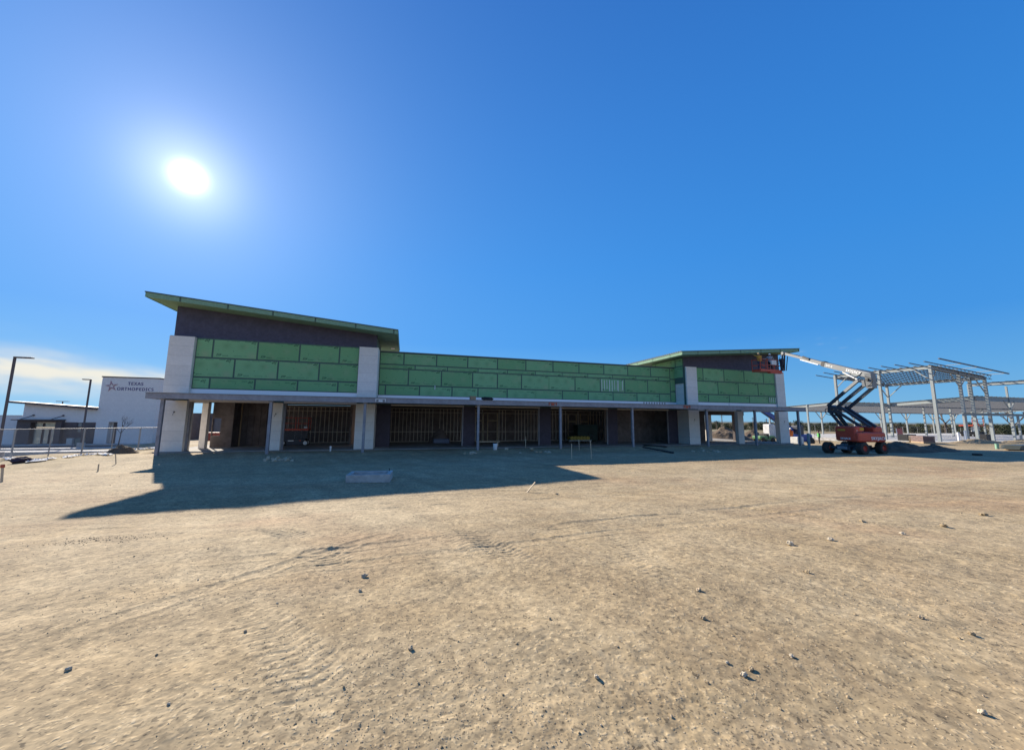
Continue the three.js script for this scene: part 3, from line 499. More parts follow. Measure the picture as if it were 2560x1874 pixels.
{
  const wheelG = () => lathe([[0.20, -0.17], [0.34, -0.2], [0.405, -0.165], [0.415, -0.08], [0.415, 0.08], [0.405, 0.165], [0.34, 0.2], [0.20, 0.17]], 28).rotateX(Math.PI / 2);
  const rimG = () => lathe([[0.0, 0.10], [0.1, 0.11], [0.12, 0.06], [0.19, 0.05], [0.215, 0.16], [0.205, 0.18], [0.2, -0.16], [0, -0.12]], 20).rotateX(Math.PI / 2);
  for (const [x, z, s] of [[30.1, -17.43, 1], [31.85, -17.33, 1], [30.06, -19.5, -1], [31.8, -19.4, -1]]) {
    const y = gy(x, z) + 0.405, w = add(lift, 'wheel', new THREE.BoxGeometry(0.05, 0.05, 0.3).translate(x, y, z - s * 0.1), mLiftDark), gs = [wheelG().translate(x, y, z)];
    for (let i = 0; i < 18; i++) for (const k of [-1, 1]) { const a = (i + (k > 0 ? 0.5 : 0)) / 18 * Math.PI * 2; gs.push(new THREE.BoxGeometry(0.05, 0.035, 0.17).translate(0, 0.415, k * 0.09).rotateZ(a).translate(x, y, z)); }
    add(w, 'tyre', M(gs), mRubber);
    add(w, 'rim', s > 0 ? rimG().translate(x, y, z) : rimG().rotateY(Math.PI).translate(x, y, z), mRed);
  }
  const cy = LB[1];
  add(lift, 'chassis', M([bx(30.25, 31.65, cy + 0.28, cy + 0.62, -19.1, -17.75), bx(30.0, 30.2, cy + 0.34, cy + 0.5, -19.3, -17.6), bx(31.72, 31.92, cy + 0.34, cy + 0.5, -19.2, -17.5), bx(29.75, 30.24, cy + 0.3, cy + 0.55, -18.9, -17.95)]), mLiftDark);
  add(lift, 'chassis_cover', bx(29.72, 29.74, cy + 0.34, cy + 0.52, -18.7, -18.1), mSteelPaint);
  add(lift, 'swing_bearing', rod(LP(-0.2, -1.6 + 0.02), LP(-0.2, -1.3), 0.5, 0.5, 24), mBlack);
  // turret: side hoods and rear counterweight
  const hood = add(lift, 'turret', lbox(-1.15, 0.35, -1.28, -0.22, 0.36, 1.06, 0.14), mRed); add(hood, 'hood', lbox(-1.15, 0.35, -1.28, -0.22, -1.06, -0.36, 0.14), mRed);
  add(hood, 'counterweight', lbox(-1.32, -0.6, -1.3, -0.62, -1.04, 1.04, 0.13), mRed); add(hood, 'turntable', lbox(-1.0, 0.3, -1.3, -0.85, -0.37, 0.37, 0.03), mLiftDark);
  add(hood, 'decal', lbox(-1.155, -1.16, -0.5, -0.33, 0.42, 0.72, 0.002), mYellow); add(hood, 'decal', lbox(-0.45, 0.1, -0.56, -0.44, 1.062, 1.066, 0.002), mYellow); add(hood, 'vent', lbox(-1.155, -1.165, -0.66, -0.58, 0.42, 0.9, 0.003), mBlack);
  textOn(hood, 'SKYJACK', 0.2, LP(-1.325, -1.14, -0.42), ll.clone().negate(), lu.clone().negate(), mWhite); textOn(hood, 'SKYJACK', 0.13, LP(-0.42, -1.15, 1.063), lu.clone().negate(), ll, mWhite);
  for (let i = 0; i < 5; i++) add(hood, 'marker', lbox(-1.16, -1.17, -0.55 - i * 0.13, -0.49 - i * 0.13, 0.93, 0.97, 0.003), mWhite);
  // folded riser: lower links, knuckle, upper links, upright
  for (const [a, b, l] of [[[-1.4, -0.25], [0.55, 1.18], 0.22], [[-0.8, -0.25], [0.95, 0.95], 0.22], [[-1.4, -0.25], [0.55, 1.18], -0.22], [[0.55, -0.25], [1.38, 0.85], 0.2], [[0.55, -0.25], [1.38, 0.85], -0.2]]) add(lift, 'lower_link', bar(LP(...a, l), LP(...b, l), 0.12, 0.17), mLiftDark);
  add(lift, 'knuckle', M([bar(LP(1.42, 0.75), LP(1.36, 1.3), 0.56, 0.22), bar(LP(1.36, 1.22), LP(0.5, 1.0), 0.5, 0.2), bar(LP(1.42, 0.8), LP(0.85, 0.85), 0.5, 0.18)]), mLiftDark);
  add(lift, 'lift_cylinder', rod(LP(0.3, -0.2), LP(0.85, 0.62), 0.06), mBlack);
  for (const [a, b, l] of [[[1.42, 1.27], [-1.02, 2.98], 0.26], [[0.95, 1.15], [-1.2, 2.66], 0.0], [[0.45, 1.0], [-1.5, 2.45], -0.26]]) {
    const p = LP(...a, l), q = LP(...b, l), k = p.clone().lerp(q, 0.54); add(lift, 'upper_link', bar(p, k, 0.13, 0.19), mLiftDark); add(lift, 'upper_link', bar(k, q, 0.13, 0.19), mLiftGrey);
  }
  add(lift, 'upright', M([bar(LP(-1.62, 2.36), LP(-1.6, 3.4), 0.5, 0.34), bar(LP(-1.25, 2.5), LP(-1.2, 2.95), 0.42, 0.16)]), mLiftGrey); add(lift, 'pin_boss', rod(LP(-1.62, 2.95, 0.34), LP(-1.62, 2.95, -0.34), 0.1), mBlack);
  // telescopic boom
  const boom = add(lift, 'main_boom', bar(LP(-1.62, 3.26), LP(1.62, 4.52), 0.3, 0.36), mLiftGrey);
  add(boom, 'boom_section', bar(LP(1.6, 4.55), LP(3.6, 5.36), 0.24, 0.27), mLiftGrey); add(boom, 'boom_section', bar(LP(3.55, 5.36), LP(5.25, 6.05), 0.18, 0.19), mLiftGrey);
  add(boom, 'hose_guide', M([bar(LP(3.55, 5.2, 0.14), LP(2.0, 4.55, 0.14), 0.07, 0.07)]), mWhite); add(boom, 'hose_loop', M([bar(LP(3.3, 5.4, 0.16), LP(2.75, 5.1, 0.16), 0.06, 0.16)]), mBlack); add(boom, 'boom_collar', bar(LP(1.5, 4.49), LP(1.75, 4.6), 0.32, 0.38), mBlack);
  add(boom, 'lift_cylinder', rod(LP(0.25, 3.72), LP(-0.9, 2.95), 0.05), mWhite); add(boom, 'boom_head', M([rod(LP(5.3, 6.07, 0.16), LP(5.3, 6.07, -0.16), 0.14), bar(LP(5.2, 5.98), LP(5.45, 6.05), 0.2, 0.3)]), mLiftGrey);
  const xb = lu.clone().negate(), sl = new THREE.Matrix4(); const bd = LP(1.62, 4.52).sub(LP(-1.62, 3.26)).normalize(), nx = bd.clone().negate(), ny = ll.clone().cross(nx);
  for (const [str, size, t] of [['SKYJACK', 0.2, 0.3], ['SJ45 AJ', 0.13, 0.84]]) { const g = new TextGeometry(str, { font: FONT, size, depth: 0.012, curveSegments: 4 }); g.computeBoundingBox(); g.translate(-g.boundingBox.max.x / 2, -size / 2, 0); g.applyMatrix4(sl.makeBasis(nx, ny, ll).setPosition(LP(mix(-1.62, 1.62, t), mix(3.26, 4.52, t), 0.151))); add(boom, 'lettering', g, mWhite); }
  const hose = (pts, r, n = 'hose') => add(boom, n, new THREE.TubeGeometry(new THREE.CatmullRomCurve3(pts), 30, r, 6), mBlack);
  hose([LP(-1.2, 3.5, 0.16), LP(-0.9, 3.25, 0.2), LP(-0.6, 3.05, 0.2), LP(-0.95, 2.8, 0.22)], 0.022); hose([LP(-1.5, 3.2, 0.28), LP(-1.95, 2.9, 0.26), LP(-1.7, 2.55, 0.28), LP(-1.3, 2.5, 0.26)], 0.024); hose([LP(1.3, 1.1, 0.3), LP(1.62, 1.0, 0.3), LP(1.6, 0.7, 0.28), LP(1.2, 0.55, 0.26)], 0.024); hose([LP(0.1, -0.2, 0.3), LP(0.5, 0.3, 0.34), LP(1.1, 0.7, 0.3)], 0.022); hose([LP(3.6, 5.55, 0.1), LP(4.4, 5.84, 0.12), LP(5.2, 6.15, 0.1)], 0.02); hose([LP(5.3, 6.1, 0.1), V(32.1, 7.7, -24.1), V(32.2, 7.2, -24.25)], 0.018);
  // jib and platform
  add(lift, 'jib', M([bar(LP(5.36, 6.0, 0.1), V(32.42, 6.75, -24.15), 0.1, 0.16), bar(LP(5.36, 6.0, -0.1), V(32.6, 6.75, -24.1), 0.1, 0.16), bar(V(32.45, 6.6, -24.12), V(32.5, 7.7, -24.22), 0.3, 0.2)]), mLiftDark); add(lift, 'jib', M([bar(V(32.75, 6.62, -24.05), LP(5.05, 5.75, -0.1), 0.05, 0.07)]), mBlack);
  const bsk = add(lift, 'platform', M([bx(30.0, 32.5, 6.48, 6.56, -25.1, -24.25), bx(30.0, 32.5, 6.56, 6.68, -24.28, -24.25), bx(30.0, 32.5, 6.56, 6.68, -25.1, -25.07), bx(30.0, 30.03, 6.56, 6.68, -25.06, -24.29), bx(31.2, 32.6, 6.36, 6.479, -24.6, -24.3)]), mRed);
  for (const y of [7.05, 7.55]) add(bsk, 'guard_rail', M([bx(30, 32.5, y, y + 0.04, -24.29, -24.25), bx(30, 32.5, y, y + 0.04, -25.1, -25.06), bx(30, 30.04, y, y + 0.04, -25.06, -24.29), bx(32.46, 32.5, y, y + 0.04, -25.06, -24.29)]), mRed);
  for (const x of [30, 30.8, 31.63, 32.46]) for (const z of [-25.1, -24.29]) add(bsk, 'rail_post', bx(x, x + 0.04, 6.68, 7.55, z, z + 0.04), mRed);
  add(bsk, 'control_box', bx(31.2, 31.75, 7.1, 7.5, -24.24, -24.12), mWhite, 'white control box with paper stickers'); add(bsk, 'cross_rail', bar(V(30.1, 7.05, -24.24), V(31.2, 6.72, -24.24), 0.03), mRed);
}

// ------------------------------------------------------------------ scissor lift parked inside the left bay
{
  const B = [-7.85, 0, -31.25], t = thing('scissor_lift', 'folded electric scissor lift with pale wheels parked inside the white columned bay', 'scissor lift', B), x = B[0], z = B[2];
  const w = M([bx(x - 0.72, x + 0.72, 0.12, 0.5, z - 0.32, z + 0.32), bx(x - 0.5, x + 0.5, 0.05, 0.13, z - 0.3, z + 0.3)]); const ch = add(t, 'chassis', w, mLiftDark);
  add(ch, 'label_plate', bx(x - 0.42, x - 0.05, 0.33, 0.4, z + 0.321, z + 0.326), mWhite); add(ch, 'label_plate', bx(x + 0.32, x + 0.45, 0.33, 0.4, z + 0.321, z + 0.326), mOrangeRed);
  for (const [dx, dz] of [[-0.75, 0.3], [0.75, 0.3], [-0.75, -0.3], [0.75, -0.3]]) { const wl = add(t, 'wheel', lathe([[0, -0.05], [0.19, -0.05], [0.2, -0.03], [0.2, 0.05], [0.17, 0.06], [0.17, 0.045], [0, 0.045]], 20).rotateX(Math.PI / 2).translate(x + dx, 0.2, z + dz + 0.05), mRubber); add(wl, 'rim', lathe([[0, 0.07], [0.1, 0.07], [0.15, 0.05], [0.15, 0.0], [0, 0]], 18).rotateX(Math.PI / 2).translate(x + dx, 0.2, z + dz + 0.055), mWhite); }
  for (let i = 0; i < 5; i++) add(t, 'scissor_arm', M([bar(V(x - 0.78, 0.56 + i * 0.11, z + 0.22), V(x + 0.78, 0.6 + i * 0.11, z + 0.22), 0.07, 0.085), bar(V(x - 0.78, 0.6 + i * 0.11, z - 0.22), V(x + 0.78, 0.56 + i * 0.11, z - 0.22), 0.07, 0.085)]), mLiftDark);
  for (let i = 0; i < 5; i++) for (const dx of [-0.82, 0, 0.82]) add(t, 'pin', rod(V(x + dx, 0.58 + i * 0.11, z - 0.3), V(x + dx, 0.58 + i * 0.11, z + 0.3), 0.025, 0.025, 8), mGalv);
  const pf = add(t, 'platform', bx(x - 0.9, x + 0.9, 1.12, 1.24, z - 0.37, z + 0.37), mRed);
  for (const y of [1.62, 2.05]) add(pf, 'guard_rail', M([bx(x - 0.9, x + 0.9, y, y + 0.04, z + 0.33, z + 0.37), bx(x - 0.9, x + 0.9, y, y + 0.04, z - 0.37, z - 0.33), bx(x - 0.9, x - 0.86, y, y + 0.04, z - 0.33, z + 0.33), bx(x + 0.86, x + 0.9, y, y + 0.04, z - 0.33, z + 0.33)]), mRed);
  for (const dx of [-0.9, 0, 0.86]) for (const dz of [-0.37, 0.33]) add(pf, 'rail_post', bx(x + dx, x + dx + 0.04, 1.24, 2.05, z + dz, z + dz + 0.04), mRed);
  add(pf, 'control_box', bx(x + 0.6, x + 0.82, 1.3, 1.42, z + 0.372, z + 0.45), mWhite);
}

// ------------------------------------------------------------------ neighbouring clinic, left
const clinic = thing('clinic_building', 'white stucco clinic with a tall sign tower and dark bronze entrance', 'building', [-34, -1.0, -54]);
{
  const Z = -52, y0 = -1.0;
  const tw = add(clinic, 'tower', M([bx(-32.9, -31.8, y0, 6.48, -58, Z), bx(-31.0, -27.65, y0, 6.48, -58, Z), bx(-31.8, -31.0, 1.48, 6.48, -58, Z), bx(-31.8, -31.0, y0, 1.48, -58, Z - 0.5)]), mStucco); add(tw, 'coping', bx(-32.96, -27.6, 6.48, 6.6, -58.1, Z + 0.06), mBronze);
  const dr = add(tw, 'door', bx(-31.6, -31.02, y0, 1.4, Z - 0.49, Z - 0.44), mBronze); add(dr, 'handle', rod(V(-31.52, 0, Z - 0.42), V(-31.52, 0.3, Z - 0.42), 0.02), mGalv);
  textOn(tw, 'TEXAS', 0.36, V(-29.85, 5.66, Z + 0.002), V(1, 0, 0), V(0, 0, 1), std(0.1, 0.09, 0.2, 0.5)); textOn(tw, 'ORTHOPEDICS', 0.36, V(-29.82, 5.04, Z + 0.002), V(1, 0, 0), V(0, 0, 1), std(0.1, 0.09, 0.2, 0.5));
  { const s = new THREE.Shape(), R = 0.62, arms = [[-0.55, 0.05], [-0.12, 0.6], [0.58, 0.22], [0.42, -0.5], [-0.22, -0.62]]; arms.forEach(([x, y], i) => { const n = arms[(i + 1) % 5]; if (!i) s.moveTo(x, y); else s.lineTo(x, y); s.lineTo((x + n[0]) * 0.2, (y + n[1]) * 0.2); }); s.closePath();
    const h = new THREE.Path(); arms.forEach(([x, y], i) => { const n = arms[(i + 1) % 5], k = 0.62; if (!i) h.moveTo(x * k, y * k); else h.lineTo(x * k, y * k); h.lineTo((x + n[0]) * 0.2 * k, (y + n[1]) * 0.2 * k); }); h.closePath(); s.holes.push(h);
    add(tw, 'star_emblem', new THREE.ExtrudeGeometry(s, { depth: 0.05, bevelEnabled: false }).translate(-32.0, 5.52, Z + 0.002), std(0.38, 0.22, 0.26, 0.5)); }
  add(clinic, 'wall', trap(-39.1, -32.91, 3.35, 2.8, 1.4, -58, Z - 0.02), mStucco); const lowWall = add(clinic, 'wall', bx(-52, -39.16, y0, 2.08, -53, Z - 0.1), mStucco); add(lowWall, 'coping', bx(-52, -39.16, 2.08, 2.14, -53.05, Z - 0.05), mWhite);
  { const sh = new THREE.Shape(); sh.moveTo(-40.2, 3.44); sh.lineTo(-32.92, 2.83); sh.lineTo(-32.92, 3.08); sh.lineTo(-40.2, 3.64); sh.closePath(); add(clinic, 'roof', new THREE.ExtrudeGeometry(sh, { depth: 2.2, bevelEnabled: false }).translate(0, 0, -53.7), mBronze); }
  const en = add(clinic, 'entrance', M([bx(-39.15, -38.05, y0, 1.62, Z - 0.3, Z + 0.4), bx(-36.05, -35.56, y0, 1.62, Z - 0.3, Z + 0.4), bx(-38.05, -36.05, 1.38, 1.62, Z - 0.3, Z + 0.4), bx(-35.56, -34.5, y0, 1.42, Z - 0.3, Z + 0.02), bx(-34.04, -32.92, y0, 1.42, Z - 0.3, Z + 0.02), bx(-34.5, -34.04, y0, 0.3, Z - 0.3, Z + 0.02)]), mBronze);
  add(en, 'soffit_beam', bx(-39.3, -35.5, 1.62, 1.72, Z - 0.3, Z + 0.9), mBronze);
  for (const x of [-38.66, -36.21]) add(en, 'tie_rod', M([rod(V(x, 1.7, Z + 0.8), V(x + 0.45, 2.15, Z + 0.02), 0.035), rod(V(x + 0.45, 2.15, Z + 0.01), V(x + 0.45, 2.15, Z + 0.06), 0.09, 0.09, 12)]), mBronze);
  for (const [a, b, c, d] of [[-38.03, -37.3, y0 + 0.1, 0.82], [-37.24, -36.72, y0 + 0.1, 0.82], [-36.66, -36.07, y0 + 0.1, 0.82], [-38.03, -37.3, 0.9, 1.36], [-37.24, -36.07, 0.9, 1.36], [-34.48, -34.06, 0.32, 0.84], [-34.48, -34.06, 0.9, 1.4]]) { const f = add(en, 'window', M([bx(a, a + 0.05, c, d, Z - 0.1, Z), bx(b - 0.05, b, c, d, Z - 0.1, Z), bx(a + 0.05, b - 0.05, c, c + 0.05, Z - 0.1, Z), bx(a + 0.05, b - 0.05, d - 0.05, d, Z - 0.1, Z)]), mBronze); }
  for (const [a, b, c, d] of [[-38.0, -37.33, y0 + 0.13, 0.78], [-37.2, -36.75, y0 + 0.13, 0.78], [-36.63, -36.1, y0 + 0.13, 0.78], [-38.0, -37.33, 0.94, 1.32], [-37.2, -36.1, 0.94, 1.32], [-34.44, -34.1, 0.36, 0.8], [-34.44, -34.1, 0.94, 1.36]]) add(en, 'pane', bx(a, b, c, d, Z - 0.06, Z - 0.05), mGlass);
  add(en, 'lobby', M([bx(-39, -34, y0, 1.4, -56, -55.9), bx(-39, -34, y0 - 0.1, y0, -56, Z)]), std(0.4, 0.38, 0.34, 0.9)); add(clinic, 'rear_wing', bx(-27.6, -24.5, y0, 2.63, -62, -58.5), mBronze);
  add(en, 'floor', bx(-40.5, -27, y0 - 0.3, y0 + 0.001, -58, Z + 0.5), mConc);
}
single('utility_cabinet', new RoundedBoxGeometry(0.62, 0.75, 0.4, 2, 0.03).translate(0, 0.37, 0), std(0.16, 0.2, 0.18, 0.7), 'grey green utility cabinet against the dark clinic wall', 'cabinet', [-33.0, -0.98, -50.4]);
single('electric_meter_box', M([bx(-0.24, 0.24, 0.1, 0.75, -0.12, 0.12), bx(-0.05, 0.05, 0, 0.1, -0.05, 0.05)]), std(0.5, 0.52, 0.5, 0.6), 'pale grey meter box beside the green cabinet at the clinic', 'meter box', [-33.8, -0.98, -50.4]);
{ // paved apron and kerbs of the clinic
  structure('pavement', bx(-52, -21.5, -1.2, -0.97, -50.2, -42.0), std(0.1, 0.095, 0.09, 0.95, { map: grainC })); structure('sidewalk', bx(-52, -24.5, -1.2, -0.90, -52.0, -50.3), mConcNew);
  structure('kerb', bx(-50, -19.6, -1.1, -0.66, -41.9, -40.9), mConcNew); structure('kerb_strip', bx(-40, -24, -1.1, -0.75, -39.2, -38.4), mConcNew);
  structure('concrete_walk', M([bx(-38, -19.8, -1.0, -0.52, -36.6, -35.2)]), mConcNew);
}
const farHall = thing('white_hall', 'low pale commercial hall seen through the open corner bay', 'building', [-30, -1.5, -80]);
add(farHall, 'wall', bx(-46, -20, -1.6, 2.3, -90, -80), mStucco); add(farHall, 'parapet', bx(-46.2, -19.8, 2.3, 2.75, -90.2, -79.8), mWhite); add(farHall, 'door', bx(-37, -35.8, -1.6, 1.2, -79.99, -79.9), mBronze); add(farHall, 'downpipe', bx(-33.4, -33.2, -1.6, 2.3, -79.99, -79.85), mBronze);
single('water_barrier', new RoundedBoxGeometry(1.6, 0.95, 0.5, 2, 0.08).translate(0, 0.47, 0), mOrangeRed, 'orange plastic barrier behind the window hole of the corner room', 'barrier', [-21.5, gy(-21.5, -51), -51]);
// light poles
function lightPole(name, label, x, y, z, top, arm) {
  const t = thing(name, label, 'light pole', [x, y, z]); add(t, 'base', rod(V(x, y, z), V(x, y + 0.5, z), 0.28, 0.28, 16), mConcNew); add(t, 'pole', bar(V(x, y + 0.5, z), V(x, top, z), 0.105), mBronze);
  for (const a of arm) add(t, 'lamp_head', new RoundedBoxGeometry(Math.abs(a), 0.09, 0.3, 2, 0.03).translate(x + a / 2, top - 0.02, z), mBronze);
}
lightPole('light_pole', 'tall bronze light pole at the edge of the lot with its lamp over the fence', -26.5, -0.9, -34, 6.15, [0.95]);
lightPole('light_pole', 'bronze light pole standing before the clinic entrance', -30, -0.97, -46, 5.7, [-0.6]);
lightPole('light_pole', 'distant twin headed light pole showing over the clinic roof', -55.4, -2.0, -80, 4.6, [-0.8, 0.8]);
// young bare tree by the clinic
function branches(list, p, d, len, r, depth) {
  const q = p.clone().addScaledVector(d, len); list.push(rod(p, q, r, r * 0.65, 5)); if (!depth) return;
  const n = depth > 2 ? 3 : 2; for (let i = 0; i < n; i++) { const e = d.clone().add(V(rr(-0.7, 0.7), rr(-0.05, 0.5), rr(-0.7, 0.7))).normalize(); branches(list, p.clone().lerp(q, rr(0.55, 1)), e, len * rr(0.6, 0.85), r * 0.6, depth - 1); }
}
{ const t = thing('young_tree', 'leafless young tree before the white clinic tower', 'tree', [-28.6, -0.97, -48.5]); const tr = add(t, 'trunk', rod(V(-28.6, -0.97, -48.5), V(-28.5, 0.6, -48.5), 0.055, 0.04, 8), std(0.1, 0.08, 0.07)); const l = []; branches(l, V(-28.5, 0.5, -48.5), V(0.05, 1, 0), 0.75, 0.035, 4); branches(l, V(-28.52, 0.35, -48.5), V(0.5, 0.8, 0.1), 0.7, 0.03, 3); branches(l, V(-28.52, 0.3, -48.5), V(-0.5, 0.7, 0.1), 0.6, 0.025, 3); add(t, 'crown', M(l), std(0.13, 0.1, 0.09)); }

// chain link fence between the lots
function chainFence(name, label, a, b, h, pitch, stuffPitch) {
  const t = thing(name, label, 'fence', [a.x, a.y, a.z]), L = a.distanceTo(b), n = Math.round(L / pitch), P = (k) => a.clone().lerp(b, k);
  for (let i = 0; i <= n; i++) { const p = P(i / n); p.y = gy(p.x, p.z) - 0.1; const top = P(i / n).y + h; add(t, 'post', rod(p, V(p.x, top, p.z), i % 2 ? 0.03 : 0.045, i % 2 ? 0.03 : 0.045, 8), mGalv); }
  add(t, 'top_rail', rod(P(0).add(V(0, h, 0)), P(1).add(V(0, h, 0)), 0.022, 0.022, 8), mGalv);
  const gs = [], dir = b.clone().sub(a).normalize(); for (let s = -h; s < L; s += stuffPitch) for (const k of [1, -1]) { let s0 = s, s1 = s + h, y0 = k > 0 ? 0.05 : h, y1 = k > 0 ? h : 0.05; if (s0 < 0) { y0 = mix(y0, y1, -s0 / h); s0 = 0; } if (s1 > L) { y1 = mix(y1, y0, (s1 - L) / h); s1 = L; } if (s1 - s0 < 0.05) continue; gs.push(bar(a.clone().addScaledVector(dir, s0).add(V(0, y0, 0)), a.clone().addScaledVector(dir, s1).add(V(0, y1, 0)), 0.0045)); }
  const m = add(t, 'wire_mesh', M(gs), mGalv); m.userData.kind = 'stuff';
}
chainFence('chain_link_fence', 'galvanised chain link fence between the dirt lot and the clinic', V(-27.2, -0.6, -26.2), V(-19.0, -0.6, -37.1), 1.8, 1.5, 0.09);
// ------------------------------------------------------------------ trees beyond the field
{
  const leafMats = [std(0.036, 0.05, 0.022, 0.9, { side: THREE.DoubleSide }), std(0.06, 0.07, 0.03, 0.9, { side: THREE.DoubleSide }), std(0.10, 0.085, 0.05, 0.9, { side: THREE.DoubleSide })], bark = std(0.07, 0.055, 0.045, 0.95);
  const crowns = [0, 1, 2, 3].map((v) => {
    const pos = []; const cl = 44 + v * 5;
    for (let i = 0; i < cl; i++) {
      const a = rnd() * 6.283, u = rnd(), R = 3.0 * Math.sqrt(rnd()) * (1 - 0.55 * u), cx = Math.cos(a) * R, cz = Math.sin(a) * R, cy = 0.5 + u * 4.7, cr = rr(0.7, 1.2);
      for (let k = 0; k < 46; k++) { const p = V(rr(-1, 1), rr(-1, 1), rr(-1, 1)); if (p.length() > 1) continue; p.multiplyScalar(cr).add(V(cx, cy, cz)); const e1 = V(rr(-1, 1), rr(-1, 1), rr(-1, 1)).normalize().multiplyScalar(rr(0.12, 0.26)), e2 = V(rr(-1, 1), rr(-1, 1), rr(-1, 1)).normalize().multiplyScalar(rr(0.12, 0.26)); const q = [p.clone().add(e1), p.clone().add(e2), p.clone().sub(e1), p.clone().sub(e2)]; for (const j of [0, 1, 2, 0, 2, 3]) pos.push(q[j].x, q[j].y, q[j].z); }
    }
    const g = new THREE.BufferGeometry(); g.setAttribute('position', new THREE.Float32BufferAttribute(pos, 3)); g.computeVertexNormals(); return g;
  });
  const trunkG = M([rod(V(0, -0.3, 0), V(0.1, 1.8, 0), 0.2, 0.13, 7), rod(V(0.1, 1.6, 0), V(0.9, 3.2, 0.3), 0.1, 0.05, 5), rod(V(0.1, 1.6, 0), V(-0.8, 3.4, -0.4), 0.1, 0.05, 5), rod(V(0.1, 1.7, 0), V(0.1, 4.2, 0.2), 0.09, 0.04, 5)]);
  const place = (az, r, k, s, sy) => {
    const x = r * Math.sin(az * Math.PI / 180), z = -r * Math.cos(az * Math.PI / 180), t = thing('evergreen_tree', k === 2 ? 'brownish thin crowned tree in the tree line beyond the field' : 'dark evergreen tree in the tree line beyond the field', 'tree', [x, groundBase(x, z), z], 'trees along the far edge of the field');
    const c = addL(t, 'crown', crowns[Math.floor(rnd() * 4)], leafMats[k]), tr = addL(t, 'trunk', trunkG, bark); t.scale.set(s, s * sy, s); t.rotation.y = rnd() * 6.28;
  };
  for (let i = 0; i < 76; i++) { const az = 41 + i * 0.56; place(az + rr(-0.2, 0.2), rr(238, 256), rnd() < 0.14 ? 2 : rnd() < 0.5 ? 0 : 1, rr(0.62, 0.85), rr(0.85, 1.15)); }
  for (let i = 0; i < 62; i++) place(40.5 + i * 0.68 + rr(-0.3, 0.3), rr(268, 290), rnd() < 0.1 ? 2 : 0, rr(0.78, 1.05), rr(0.9, 1.15));
  const bt = (x, z, s, lab) => { const y = groundBase(x, z), t = thing('bare_tree', lab, 'tree', [x, y, z]); add(t, 'trunk', rod(V(x, y - 0.2, z), V(x, y + 2 * s, z), 0.2 * s, 0.14 * s, 7), bark); const l = []; for (let i = 0; i < 4; i++) branches(l, V(x, y + rr(1.4, 2) * s, z), V(rr(-0.8, 0.8), 1, rr(-0.8, 0.8)).normalize(), 1.7 * s, 0.09 * s, 4); add(t, 'crown', M(l), std(0.13, 0.1, 0.08)); };
  bt(186, -82, 2.1, 'large bare winter tree behind the steel frame'); bt(178, -64, 1.9, 'bare spreading tree behind the low wing of the steel frame');
}
